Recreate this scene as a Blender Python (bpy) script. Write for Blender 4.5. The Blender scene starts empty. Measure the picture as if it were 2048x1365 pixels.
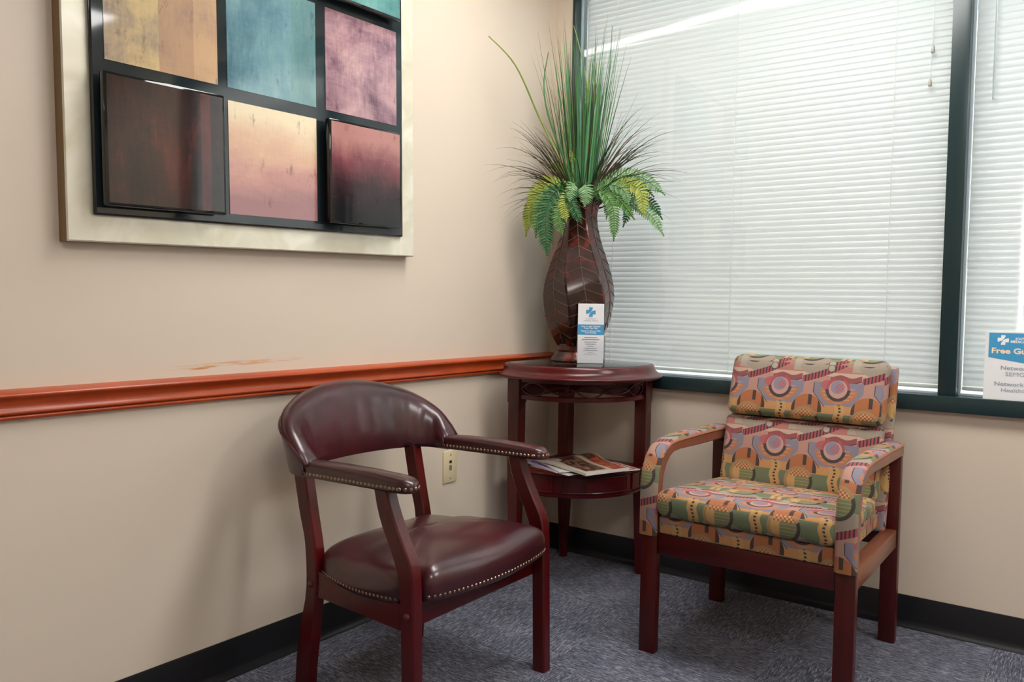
import bpy, bmesh, math, random
from mathutils import Vector, Matrix
PI = math.pi
sc = bpy.context.scene
C = sc.collection

# ------------------------------------------------------------------ camera
FPX = 1630.34
F_ = Vector((-0.58723817, 0.80809942, -0.04611558))
R_ = Vector((0.80838874, 0.58840852, 0.01682414))
U_ = Vector((-0.04073038, 0.02739954, 0.99879442))
cam_d = bpy.data.cameras.new('camera')
cam_d.sensor_fit = 'HORIZONTAL'
cam_d.sensor_width = 36.0
cam_d.lens = FPX / 2048 * 36.0
cam_d.clip_start = 0.05
cam = bpy.data.objects.new('camera', cam_d)
C.objects.link(cam)
M = Matrix((R_, U_, -F_)).transposed().to_4x4()
M.translation = Vector((1.85974776, -2.82743621, 1.0133592))
cam.matrix_world = M
sc.camera = cam
# ------------------------------------------------------------------ world, light, exposure
w = bpy.data.worlds.new('sky')
sc.world = w
w.use_nodes = True
wb = w.node_tree.nodes['Background']
wb.inputs[0].default_value = (0.80, 0.90, 1.0, 1)
wb.inputs[1].default_value = 3.0
sun_d = bpy.data.lights.new('sun', 'SUN')
sun_d.energy = 11.0
sun_d.angle = 0.012
sun_d.color = (1.0, 0.96, 0.9)
sun = bpy.data.objects.new('sun', sun_d)
C.objects.link(sun)
sun.location = (2.0, 6.0, 5.0)
sun.rotation_euler = Vector((-0.30, -1.0, -0.30)).to_track_quat('-Z', 'Y').to_euler()
LAMP = 15.8            # emission of the ceiling light diffusers
sc.view_settings.view_transform = 'Standard'
sc.view_settings.look = 'None'
sc.view_settings.exposure = 0.0
sc.view_settings.gamma = 1.0
sc.view_settings.use_curve_mapping = False
sc.cycles.use_denoising = True
sc.cycles.max_bounces = 10
sc.cycles.transparent_max_bounces = 16
sc.cycles.caustics_reflective = False
sc.cycles.caustics_refractive = False
sc.cycles.sample_clamp_indirect = 6.0

# ------------------------------------------------------------------ helpers
def lin(c):
    return tuple(((x / 255) / 12.92 if x / 255 <= 0.04045 else ((x / 255 + 0.055) / 1.055) ** 2.4) for x in c[:3]) + (1,)

def finish(me, mat, smooth=True, ang=38):
    if mat is not None:
        for m in (mat if isinstance(mat, (list, tuple)) else [mat]):
            me.materials.append(m)
    if smooth:
        me.polygons.foreach_set('use_smooth', [True] * len(me.polygons))
        me.set_sharp_from_angle(angle=math.radians(ang))
    me.update()

def link(name, me, parent=None):
    o = bpy.data.objects.new(name, me)
    C.objects.link(o)
    if parent is not None:
        o.parent = parent
    return o

def obj(name, bm, mat, parent=None, smooth=True, ang=38, uv=None):
    me = bpy.data.meshes.new(name)
    bmesh.ops.recalc_face_normals(bm, faces=bm.faces[:])
    if uv:
        lay = bm.loops.layers.uv.new('UVMap')
        bm.normal_update()
        for f in bm.faces:
            for l in f.loops:
                l[lay].uv = uv(l.vert.co, f.normal)
    bm.to_mesh(me)
    bm.free()
    finish(me, mat, smooth, ang)
    return link(name, me, parent)

def raw(name, vs, fs, mat, parent=None, smooth=True, ang=38):
    me = bpy.data.meshes.new(name)
    me.from_pydata([tuple(v) for v in vs], [], fs)
    finish(me, mat, smooth, ang)
    return link(name, me, parent)

def tag(o, label=None, cat=None, group=None, kind=None):
    if label: o['label'] = label
    if cat: o['category'] = cat
    if group: o['group'] = group
    if kind: o['kind'] = kind
    return o

def thing(name, label, cat, loc=(0, 0, 0), group=None):
    o = bpy.data.objects.new(name, None)
    C.objects.link(o)
    o.location = loc
    o.empty_display_size = 0.05
    tag(o, label, cat, group)
    return o

def box(bm, lo, hi, bev=0.0, seg=2, mat4=None):
    r = bmesh.ops.create_cube(bm, size=1.0)
    vs = r['verts']
    for v in vs:
        v.co = Vector([(lo[i] + hi[i]) / 2 + v.co[i] * (hi[i] - lo[i]) for i in range(3)])
    if bev > 0:
        es = list({e for v in vs for e in v.link_edges})
        r = bmesh.ops.bevel(bm, geom=es, offset=bev, segments=seg, affect='EDGES', profile=0.5)
        vs = list({v for f in r['faces'] for v in f.verts} | {v for v in vs if v.is_valid})
    if mat4 is not None:
        bmesh.ops.transform(bm, matrix=mat4, verts=[v for v in vs if v.is_valid])
    return bm

def nbox(lo, hi, bev=0.0, seg=2, mat4=None):
    return box(bmesh.new(), lo, hi, bev, seg, mat4)

def loft(bm, rings, closed=True, caps=True):
    vr = [[bm.verts.new(p) for p in r] for r in rings]
    n = len(vr[0])
    for a, b in zip(vr, vr[1:]):
        for i in range(n if closed else n - 1):
            j = (i + 1) % n
            bm.faces.new((a[i], a[j], b[j], b[i]))
    if caps:
        bm.faces.new(vr[0][::-1])
        bm.faces.new(vr[-1])
    return vr

def lathe(bm, prof, n=32, cx=0, cy=0, caps=True, fn=None):
    rings = []
    for r, z in prof:
        rings.append([Vector((cx + (fn(a, r, z) if fn else r) * math.cos(a), cy + (fn(a, r, z) if fn else r) * math.sin(a), z)) for a in [2 * PI * i / n for i in range(n)]])
    return loft(bm, rings, True, caps)

def tube(bm, pts, rad, n=8, caps=True):
    pts = [Vector(p) for p in pts]
    rings = []
    for i, p in enumerate(pts):
        t = (pts[min(i + 1, len(pts) - 1)] - pts[max(i - 1, 0)]).normalized()
        a = Vector((0, 0, 1)) if abs(t.z) < 0.9 else Vector((1, 0, 0))
        x = t.cross(a).normalized(); y = t.cross(x)
        r = rad[i] if isinstance(rad, (list, tuple)) else rad
        rings.append([p + r * (math.cos(2 * PI * k / n) * x + math.sin(2 * PI * k / n) * y) for k in range(n)])
    loft(bm, rings, True, caps)

def spaced(a, b, r, n):
    r = min(r, (b - a) * 0.49)
    e = [a + r * (1 - math.cos(PI / 2 * k / 4)) for k in range(5)]
    m = [a + r + (b - a - 2 * r) * k / n for k in range(1, n)]
    e2 = [b - r * (1 - math.cos(PI / 2 * k / 4)) for k in range(4, -1, -1)]
    return e + m + e2

def cushion(lo, hi, r, n=10, deform=None):
    """rounded box with a grid dense enough to puff or sag"""
    bm = bmesh.new()
    ax = [spaced(lo[i], hi[i], r, n) for i in range(3)]
    cache = {}
    def V(p):
        k = tuple(round(c, 6) for c in p)
        if k not in cache:
            q = [min(max(p[i], lo[i] + r), hi[i] - r) for i in range(3)]
            d = Vector([p[i] - q[i] for i in range(3)])
            co = Vector(q) + (d.normalized() * r if d.length > 1e-9 else d)
            if deform: co = Vector(deform(co, Vector([(p[i] - lo[i]) / (hi[i] - lo[i]) for i in range(3)])))
            cache[k] = bm.verts.new(co)
        return cache[k]
    for a in range(3):
        b, c = (a + 1) % 3, (a + 2) % 3
        for side in (lo[a], hi[a]):
            for i in range(len(ax[b]) - 1):
                for j in range(len(ax[c]) - 1):
                    q = []
                    for (di, dj) in ((0, 0), (1, 0), (1, 1), (0, 1)):
                        p = [0, 0, 0]
                        p[a] = side; p[b] = ax[b][i + di]; p[c] = ax[c][j + dj]
                        q.append(V(p))
                    if len(set(q)) == 4:
                        try: bm.faces.new(q)
                        except ValueError: pass
    return bm

def interp(tab, x):
    if x <= tab[0][0]: return tab[0][1]
    for (a, va), (b, vb) in zip(tab, tab[1:]):
        if x <= b:
            t = (x - a) / (b - a)
            return va + (vb - va) * t
    return tab[-1][1]

def smooth_interp(tab, x):
    # Catmull-Rom over an unevenly spaced table
    n = len(tab)
    if x <= tab[0][0]: return tab[0][1]
    if x >= tab[-1][0]: return tab[-1][1]
    for i in range(n - 1):
        if x <= tab[i + 1][0]: break
    x0, y0 = tab[i]; x1, y1 = tab[i + 1]
    m0 = (y1 - tab[i - 1][1]) / (x1 - tab[i - 1][0]) if i > 0 else (y1 - y0) / (x1 - x0)
    m1 = (tab[i + 2][1] - y0) / (tab[i + 2][0] - x0) if i + 2 < n else (y1 - y0) / (x1 - x0)
    h = x1 - x0; t = (x - x0) / h
    return (2*t**3 - 3*t*t + 1) * y0 + (t**3 - 2*t*t + t) * h * m0 + (-2*t**3 + 3*t*t) * y1 + (t**3 - t*t) * h * m1

# ------------------------------------------------------------------ materials
def new_mat(name):
    m = bpy.data.materials.new(name)
    m.use_nodes = True
    nt = m.node_tree
    return m, nt, nt.nodes['Principled BSDF']

class E:
    """tiny expression compiler for Math nodes"""
    nt = None
    def __init__(s, v): s.v = v
    @staticmethod
    def op(o, *a):
        n = E.nt.nodes.new('ShaderNodeMath'); n.operation = o
        for i, x in enumerate(a):
            x = x.v if isinstance(x, E) else x
            if isinstance(x, (int, float)): n.inputs[i].default_value = x
            else: E.nt.links.new(x, n.inputs[i])
        return E(n.outputs[0])
    def __add__(s, o): return E.op('ADD', s, o)
    __radd__ = __add__
    def __sub__(s, o): return E.op('SUBTRACT', s, o)
    def __rsub__(s, o): return E.op('SUBTRACT', o, s)
    def __mul__(s, o): return E.op('MULTIPLY', s, o)
    __rmul__ = __mul__
    def __truediv__(s, o): return E.op('DIVIDE', s, o)
    def __lt__(s, o): return E.op('LESS_THAN', s, o)
    def __gt__(s, o): return E.op('GREATER_THAN', s, o)
    def abs(s): return E.op('ABSOLUTE', s)
    def sin(s): return E.op('SINE', s)
    def fract(s): return E.op('FRACT', s)
    def floor(s): return E.op('FLOOR', s)
    def max(s, o): return E.op('MAXIMUM', s, o)
    def inv(s): return E.op('SUBTRACT', 1.0, s)
    def clamp(s):
        r = E.op('ADD', s, 0.0); r.v.node.use_clamp = True
        return r

def mixc(nt, fac, a, b):
    n = nt.nodes.new('ShaderNodeMix'); n.data_type = 'RGBA'
    for s, v in ((n.inputs[0], fac), (n.inputs[6], a), (n.inputs[7], b)):
        v = v.v if isinstance(v, E) else v
        if isinstance(v, (int, float)): s.default_value = v
        elif isinstance(v, tuple): s.default_value = v
        else: nt.links.new(v, s)
    return n.outputs[2]

def coord(nt, kind='Object', scale=(1, 1, 1), rot=(0, 0, 0), loc=(0, 0, 0)):
    t = nt.nodes.new('ShaderNodeTexCoord')
    m = nt.nodes.new('ShaderNodeMapping')
    m.inputs['Scale'].default_value = scale
    m.inputs['Rotation'].default_value = rot
    m.inputs['Location'].default_value = loc
    nt.links.new(t.outputs[kind], m.inputs['Vector'])
    return m.outputs[0]

def noise(nt, vec, scale=5, detail=3, rough=0.5, dist=0.0):
    n = nt.nodes.new('ShaderNodeTexNoise')
    n.inputs['Scale'].default_value = scale
    n.inputs['Detail'].default_value = detail
    n.inputs['Roughness'].default_value = rough
    n.inputs['Distortion'].default_value = dist
    if vec is not None: nt.links.new(vec, n.inputs['Vector'])
    return n.outputs['Fac']

def ramp(nt, fac, stops):
    n = nt.nodes.new('ShaderNodeValToRGB')
    el = n.color_ramp.elements
    while len(el) < len(stops): el.new(0.5)
    for e, (p, c) in zip(el, stops):
        e.position = p; e.color = c
    nt.links.new(fac.v if isinstance(fac, E) else fac, n.inputs[0])
    return n.outputs[0]

def bump(nt, h, strength=0.2, dist=0.001):
    b = nt.nodes.new('ShaderNodeBump')
    b.inputs['Strength'].default_value = strength
    b.inputs['Distance'].default_value = dist
    nt.links.new(h, b.inputs['Height'])
    return b.outputs[0]

def plain(name, rgb, rough=0.5, metal=0.0, coat=0.0, spec=0.5, var=0.0, vscale=20):
    m, nt, p = new_mat(name)
    c = lin(rgb)
    if var:
        n = noise(nt, coord(nt), vscale, 4)
        d = tuple(x * (1 - var) for x in c[:3]) + (1,)
        l = tuple(min(1, x * (1 + var)) for x in c[:3]) + (1,)
        nt.links.new(mixc(nt, n, d, l), p.inputs['Base Color'])
    else:
        p.inputs['Base Color'].default_value = c
    p.inputs['Roughness'].default_value = rough
    p.inputs['Metallic'].default_value = metal
    p.inputs['Coat Weight'].default_value = coat
    p.inputs['Coat Roughness'].default_value = 0.08
    p.inputs['Specular IOR Level'].default_value = spec
    return m

# wall paint -------------------------------------------------------
def wall_mat(name, rgb, marks=None):
    m, nt, p = new_mat(name); E.nt = nt
    v = coord(nt)
    n = noise(nt, v, 3.0, 3)
    c = lin(rgb)
    col = mixc(nt, n, tuple(x * 0.965 for x in c[:3]) + (1,), tuple(min(1, x * 1.03) for x in c[:3]) + (1,))
    if marks:
        t = nt.nodes.new('ShaderNodeTexCoord')
        s = nt.nodes.new('ShaderNodeSeparateXYZ'); nt.links.new(t.outputs['Object'], s.inputs[0])
        ax = {'x': E(s.outputs[0]), 'y': E(s.outputs[1]), 'z': E(s.outputs[2])}
        nn = E(noise(nt, coord(nt, 'Object', (14, 14, 160)), 1.0, 4))
        for (a, ca, cz, ra, rz, sh, rgb2, hard) in marks:
            da = (ax[a] - ca); dz = (ax['z'] - cz - da * sh) / rz; da = da / ra
            k = (1.0 - (da * da + dz * dz))
            if hard: k = k > 0.0
            else: k = ((k * 1.2).clamp() * ((nn - 0.42) * 5.0).clamp())
            col = mixc(nt, k, col, lin(rgb2))
    nt.links.new(col, p.inputs['Base Color'])
    p.inputs['Roughness'].default_value = 0.36
    p.inputs['Specular IOR Level'].default_value = 0.5
    fine = noise(nt, coord(nt), 260, 2)
    nt.links.new(bump(nt, fine, 0.08, 0.0006), p.inputs['Normal'])
    return m

WALL = (225, 210, 192)
E.nt = None
M_wall_left = wall_mat('wall_paint_left', WALL, [
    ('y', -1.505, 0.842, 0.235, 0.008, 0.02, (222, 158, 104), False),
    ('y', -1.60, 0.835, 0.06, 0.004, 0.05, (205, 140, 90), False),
    ('y', -1.254, 0.1915, 0.0030, 0.016, 0.0, (246, 242, 238), True),
    ('y', -1.235, 0.203, 0.006, 0.021, 0.35, (246, 242, 238), True),
    ('y', -1.223, 0.171, 0.020, 0.0042, 0.30, (240, 234, 228), True)])
M_wall_back = wall_mat('wall_paint_window', WALL, [
    ('x', 1.862, 0.232, 0.004, 0.006, 0.0, (238, 226, 212), True),
    ('x', 1.894, 0.172, 0.003, 0.006, 0.0, (238, 226, 212), True)])
M_wall = wall_mat('wall_paint', WALL)
M_ceil = plain('ceiling_white', (236, 234, 228), 0.9, var=0.03)
M_base = plain('vinyl_base_black', (20, 21, 26), 0.34, spec=0.5)
M_green = plain('frame_green', (31, 52, 54), 0.28, spec=0.55, var=0.06)
M_white = plain('white_plastic', (236, 236, 232), 0.45)
M_ivory = plain('ivory_plate', (228, 212, 172), 0.35)
M_dark = plain('dark_slot', (40, 34, 30), 0.5)
M_grey = plain('grey_jack', (132, 130, 128), 0.4)

def wood(name, dark, light, rough=0.28, coat=0.35, axis=2, scale=1.0, wear=0.0):
    m, nt, p = new_mat(name); E.nt = nt
    s = [38 * scale] * 3; s[axis] = 2.2 * scale
    n1 = noise(nt, coord(nt, 'Object', tuple(s)), 1.0, 5, 0.6, 0.6)
    n2 = noise(nt, coord(nt), 9, 2)
    f = E(n1) * 0.75 + E(n2) * 0.35
    col = ramp(nt, f, [(0.25, lin(dark)), (0.8, lin(light))])
    nt.links.new(col, p.inputs['Base Color'])
    p.inputs['Roughness'].default_value = rough
    p.inputs['Coat Weight'].default_value = coat * 0.6
    p.inputs['Specular IOR Level'].default_value = 0.4
    p.inputs['Coat Roughness'].default_value = 0.12
    nt.links.new(bump(nt, n1, 0.05, 0.0006), p.inputs['Normal'])
    return m

M_rail = wood('rail_cherry', (150, 52, 20), (196, 84, 36), 0.3, 0.3, axis=1)
M_mahog = wood('mahogany_z', (42, 3, 5), (94, 7, 11), 0.3, 0.28, axis=2)
M_mahog_x = wood('mahogany_x', (42, 3, 5), (94, 7, 11), 0.3, 0.28, axis=0)
M_mahog_y = wood('mahogany_y', (42, 3, 5), (94, 7, 11), 0.3, 0.28, axis=1)
M_walnut = wood('chair_redwood_z', (48, 7, 6), (90, 17, 13), 0.34, 0.2, axis=2)
M_walnut_x = wood('chair_redwood_x', (48, 7, 6), (90, 17, 13), 0.34, 0.2, axis=0)
M_armwood = wood('arm_side_wood', (104, 56, 38), (146, 88, 62), 0.34, 0.25, axis=1)
M_bolt = plain('bolt_red', (96, 32, 28), 0.3)
M_brass = plain('antique_brass', (158, 134, 108), 0.34, metal=0.9)
M_topglass = plain('black_table_top', (20, 15, 14), 0.08, spec=0.6)

def leather(name):
    m, nt, p = new_mat(name); E.nt = nt
    n1 = noise(nt, coord(nt), 6.0, 3, 0.55)
    n2 = noise(nt, coord(nt), 420, 2)
    f = E(n1)
    col = ramp(nt, f, [(0.3, lin((50, 11, 19))), (0.55, lin((64, 16, 25))), (0.75, lin((80, 27, 33)))])
    nt.links.new(col, p.inputs['Base Color'])
    p.inputs['Roughness'].default_value = 0.32
    p.inputs['Specular IOR Level'].default_value = 0.55
    p.inputs['Coat Weight'].default_value = 0.38
    p.inputs['Coat Roughness'].default_value = 0.14
    n3 = noise(nt, coord(nt), 26, 3)
    h = E(n2) * 0.4 + E(n3) * 0.35
    nt.links.new(bump(nt, h.v, 0.16, 0.0018), p.inputs['Normal'])
    return m
M_leather = leather('burgundy_leather')
M_welt = plain('leather_welt', (70, 22, 30), 0.35)

# carpet: streaks run along uv.x
def carpet():
    m, nt, p = new_mat('heathered_carpet'); E.nt = nt
    v1 = coord(nt, 'UV', (30, 230, 1))
    v2 = coord(nt, 'UV', (90, 460, 1), loc=(3, 7, 0))
    n1 = noise(nt, v1, 1.0, 3, 0.6, 0.3)
    n2 = noise(nt, v2, 1.0, 2, 0.6)
    n3 = noise(nt, coord(nt, 'UV', (6, 6, 1)), 1.0, 2)
    f = E(n1) * 0.6 + E(n2) * 0.4 + (E(n3) - 0.5) * 0.12
    col = ramp(nt, f, [(0.36, lin((30, 32, 42))), (0.46, lin((66, 69, 84))), (0.54, lin((104, 107, 122))), (0.65, lin((166, 166, 176)))])
    nt.links.new(col, p.inputs['Base Color'])
    p.inputs['Roughness'].default_value = 0.95
    p.inputs['Specular IOR Level'].default_value = 0.1
    p.inputs['Sheen Weight'].default_value = 0.15
    nt.links.new(bump(nt, f.v, 0.5, 0.003), p.inputs['Normal'])
    return m
M_carpet = carpet()

# translucent blind slats
def slat_mat():
    m = bpy.data.materials.new('blind_slat_white'); m.use_nodes = True
    nt = m.node_tree; nt.nodes.clear()
    out = nt.nodes.new('ShaderNodeOutputMaterial')
    d = nt.nodes.new('ShaderNodeBsdfPrincipled')
    d.inputs['Base Color'].default_value = lin((226, 225, 222)); d.inputs['Roughness'].default_value = 0.4
    t = nt.nodes.new('ShaderNodeBsdfTranslucent'); t.inputs[0].default_value = lin((236, 236, 238))
    mx = nt.nodes.new('ShaderNodeMixShader'); mx.inputs[0].default_value = 0.24
    nt.links.new(d.outputs[0], mx.inputs[1]); nt.links.new(t.outputs[0], mx.inputs[2])
    nt.links.new(mx.outputs[0], out.inputs[0])
    return m
M_slat = slat_mat()
M_cord = plain('blind_cord', (246, 246, 244), 0.6)

def glass_mat(name, tint=(1, 1, 1), ior=1.45):
    m = bpy.data.materials.new(name); m.use_nodes = True
    nt = m.node_tree; nt.nodes.clear()
    out = nt.nodes.new('ShaderNodeOutputMaterial')
    a = nt.nodes.new('ShaderNodeBsdfTransparent'); a.inputs[0].default_value = tint + (1,)
    g = nt.nodes.new('ShaderNodeBsdfGlossy'); g.inputs['Roughness'].default_value = 0.0
    E.nt = nt
    lw = nt.nodes.new('ShaderNodeLayerWeight'); lw.inputs[0].default_value = 0.5
    fc = E(lw.outputs['Facing']); f0 = ((ior - 1) / (ior + 1)) ** 2
    fr = E.op('POWER', fc, 5.0) * (1 - f0) * 0.8 + f0
    mx = nt.nodes.new('ShaderNodeMixShader')
    nt.links.new(fr.v, mx.inputs[0]); nt.links.new(a.outputs[0], mx.inputs[1]); nt.links.new(g.outputs[0], mx.inputs[2])
    nt.links.new(mx.outputs[0], out.inputs[0])
    return m
M_pane = glass_mat('window_glass', (0.97, 0.99, 0.985))
M_acrylic = glass_mat('clear_acrylic', (0.975, 0.985, 0.995), 1.4)

def emit(name, rgb, s):
    m = bpy.data.materials.new(name); m.use_nodes = True
    nt = m.node_tree; nt.nodes.clear()
    o = nt.nodes.new('ShaderNodeOutputMaterial'); e = nt.nodes.new('ShaderNodeEmission')
    e.inputs[0].default_value = rgb + (1,); e.inputs[1].default_value = s
    nt.links.new(e.outputs[0], o.inputs[0])
    return m
M_lamp = emit('lamp_diffuser', (1.0, 0.98, 0.945), LAMP)

# woven art-deco upholstery, coordinates in metres: uv (0,0) = centre of an "eye"
def deco_fabric():
    m, nt, p = new_mat('deco_upholstery'); E.nt = nt
    UP, VP = 0.178, 0.215
    t = nt.nodes.new('ShaderNodeTexCoord')
    s = nt.nodes.new('ShaderNodeSeparateXYZ'); nt.links.new(t.outputs['UV'], s.inputs[0])
    u0, v0 = E(s.outputs[0]), E(s.outputs[1])
    def wu(c): return ((u0 - c) / UP + 0.5).fract() * UP - UP / 2
    def wv(c): return ((v0 - c) / VP + 0.5).fract() * VP - VP / 2
    def rng(e, a, b): return (e > a) * (e < b)
    def circ(cu, cv, r, e=1.0):
        a, b = wu(cu), wv(cv) / e
        return (a * a + b * b) < r * r
    def checker(k): return (((u0 / k).floor() + (v0 / k).floor()) * 0.5).fract() > 0.25
    state = [lin((194, 146, 130))]
    def put(mask, rgb): state[0] = mixc(nt, mask, state[0], lin(rgb))
    vm = wv(0.0)
    wav = ((u0 * (2 * PI / UP)).sin()) * 0.006
    # bands
    put(rng(wv(0.066) + wav, -0.032, 0.036), (210, 178, 158))
    put(rng(wv(0.066) + wav, 0.014, 0.026), (198, 146, 134))
    put(rng(wv(-0.056), -0.024, 0.018), (208, 150, 94))
    put(rng(wv(-0.106), -0.034, 0.030), (112, 126, 94))
    put(rng(wv(-0.141), -0.006, 0.006), (146, 150, 116))
    put(rng(wv(-0.155), -0.011, 0.008), (186, 118, 110))
    put((wu(0.060).abs() < 0.020) * rng(wv(0.074), -0.022, 0.016), (176, 164, 146))
    # lens and stripes
    put(circ(-0.072, 0.070, 0.046, 0.62), (166, 152, 136))
    sa = wu(-0.040); sb = wv(0.052) - sa * 0.42 - (sa * sa) * 1.2 + 0.003
    stripe = rng(sb, -0.011, 0.010) * (sa.abs() < 0.066)
    put(stripe, (172, 76, 86))
    put(stripe * ((u0 / 0.0098).fract() < 0.42), (58, 44, 50))
    # red wave
    wa = wu(0.024); wb = wv(0.031) + ((wa * 95.0).sin()) * 0.004
    put((wa.abs() < 0.046) * rng(wb, -0.0105, -0.007), (86, 62, 78))
    put((wa.abs() < 0.046) * rng(wb, -0.007, 0.008), (152, 80, 82))
    # lilac bowl
    bu = wu(0.004); bv = wv(0.0)
    bowl = (bu.abs() + (0.0 - bv - 0.012).max(0.0) * 0.85) < 0.074
    put(bowl * rng(bv, -0.050, 0.020), (142, 136, 152))
    edge = ((bu.abs() + (0.0 - bv - 0.012).max(0.0) * 0.85) > 0.0715) * bowl * (bu < 0.0) * rng(bv, -0.056, 0.016)
    put(edge, (66, 60, 74))
    put(circ(0.006, 0.0, 0.056, 0.85) * rng(bv, -0.045, -0.004), (194, 126, 84))
    put(circ(0.006, 0.0, 0.048, 0.9) * rng(bv, -0.045, 0.004) * ((v0 / 0.011).fract() < 0.35), (206, 150, 130))
    # eye
    put(circ(-0.022, 0.012, 0.026, 0.6), (186, 100, 104))
    put(circ(0.004, 0.004, 0.034, 0.95) * (bv > -0.004) * ((wu(0.004).abs()) > 0.012), (182, 84, 88))
    put(circ(0.004, 0.0, 0.037) * (bv < -0.001), (66, 58, 62))
    put(circ(0.004, 0.0, 0.0275), (206, 160, 148))
    put(circ(0.002, 0.006, 0.020), (148, 142, 160))
    put(circ(0.010, 0.004, 0.014) * checker(0.0055), (200, 98, 104))
    # button dots
    put(circ(-0.022, 0.062, 0.0115), (92, 58, 62))
    put(circ(-0.022, 0.062, 0.0095), (178, 170, 152))
    # arches
    au = wu(0.0925); av = wv(-0.066)
    arch = ((au * au + av * av) < 0.046 * 0.046) * (av > -0.008)
    put(arch, (186, 112, 68))
    put(arch * ((au - 0.040).abs() < 0.006), (66, 50, 48))
    put(arch * ((au + 0.041).abs() < 0.005), (66, 50, 48))
    put(arch * ((au - 0.009).abs() < 0.0055) * (av > 0.014), (66, 50, 48))
    # wavy column with dashes
    cu = wu(0.012) + ((v0 * 120.0).sin()) * 0.0030
    col = rng(wv(-0.094), -0.042, 0.046)
    put(col * (cu.abs() < 0.015), (208, 164, 104))
    put(col * (cu.abs() < 0.0034) * ((v0 / 0.0100).fract() < 0.55), (56, 44, 40))
    # ring
    ru = wu(0.086); rv = wv(-0.102); rr = ru * ru + rv * rv
    put(rr < 0.044 ** 2, (176, 140, 94))
    put((rr < 0.044 ** 2) * ((ru * 0.9 - rv) > 0.016), (62, 58, 52))
    put(rr < 0.0345 ** 2, (122, 134, 94))
    put((rr < 0.0345 ** 2) * ((v0 / 0.0095).fract() < 0.3), (168, 150, 98))
    put((rr < 0.0345 ** 2) * (ru < -0.010), (212, 168, 104))
    put((rr < 0.0345 ** 2) * (rv > 0.014), (222, 172, 116))
    put((rr < 0.0345 ** 2) * (rv > 0.014) * checker(0.0055), (170, 92, 60))
    # weave
    wn = noise(nt, coord(nt, 'UV', (900, 900, 1)), 1.0, 2)
    c = mixc(nt, (E(wn) * 0.34 + 0.10).v, state[0], lin((96, 84, 78)))
    nt.links.new(c, p.inputs['Base Color'])
    p.inputs['Roughness'].default_value = 0.85
    p.inputs['Specular IOR Level'].default_value = 0.2
    p.inputs['Sheen Weight'].default_value = 0.1
    nt.links.new(bump(nt, wn, 0.25, 0.0006), p.inputs['Normal'])
    return m
M_deco = deco_fabric()

# ------------------------------------------------------------------ room shell
XR, YF, ZC = 4.3, -5.0, 2.5        # right wall, wall behind the camera, ceiling
def struct(name, bm, mat, parent=None, **k):
    o = obj(name, bm, mat, parent, **k)
    if parent is None: o['kind'] = 'structure'
    return o

floor = struct('floor', nbox((-0.12, YF - 0.12, -0.08), (XR + 0.12, 0.12, -0.006)), M_dark, smooth=False)
TS = 0.5
def uvtile(turn, ox, oy):
    def f(co, n): return (co.y + ox, co.x + oy) if turn else (co.x + ox, co.y + oy)
    return f
rnd = random.Random(7)
xs = [0.0, 0.13, 0.63, 1.13, 1.63, 2.13, 2.63, 3.13, 3.63, 4.13, XR]
ys = [0.0, -0.45, -0.95, -1.45, -1.95, -2.45, -2.95, -3.45, -3.95, -4.45, YF]
for i in range(len(xs) - 1):
    for j in range(len(ys) - 1):
        g = 0.0004
        bm = nbox((xs[i] + g, ys[j + 1] + g, -0.006), (xs[i + 1] - g, ys[j] - g, 0.0), 0.0008, 1)
        o = obj('carpet_tile', bm, M_carpet, floor, smooth=False, uv=uvtile((i + j) % 2 == 0, rnd.uniform(0, 9), rnd.uniform(0, 9)))

struct('wall_left', nbox((-0.12, YF, 0), (0, 0.0, ZC)), M_wall_left, smooth=False)
WX0, WXM0, WXM1, WX1, WZ0, WZ1 = 0.082, 1.447, 1.497, 2.86, 0.702, 2.36
bm = bmesh.new()
box(bm, (-0.12, 0, 0), (XR + 0.12, 0.12, WZ0))
box(bm, (-0.12, 0, WZ0), (WX0, 0.12, ZC))
box(bm, (WX0, 0, WZ1), (XR + 0.12, 0.12, ZC))
box(bm, (WX1, 0, WZ0), (XR + 0.12, 0.12, WZ1))
struct('wall_back', bm, M_wall_back, smooth=False)
struct('wall_right', nbox((XR, YF, 0), (XR + 0.12, 0, ZC)), M_wall, smooth=False)
struct('wall_front', nbox((-0.12, YF - 0.12, 0), (XR + 0.12, YF, ZC)), M_wall, smooth=False)
struct('ceiling', nbox((-0.12, YF - 0.12, ZC), (XR + 0.12, 0.12, ZC + 0.1)), M_ceil, smooth=False)

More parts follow.
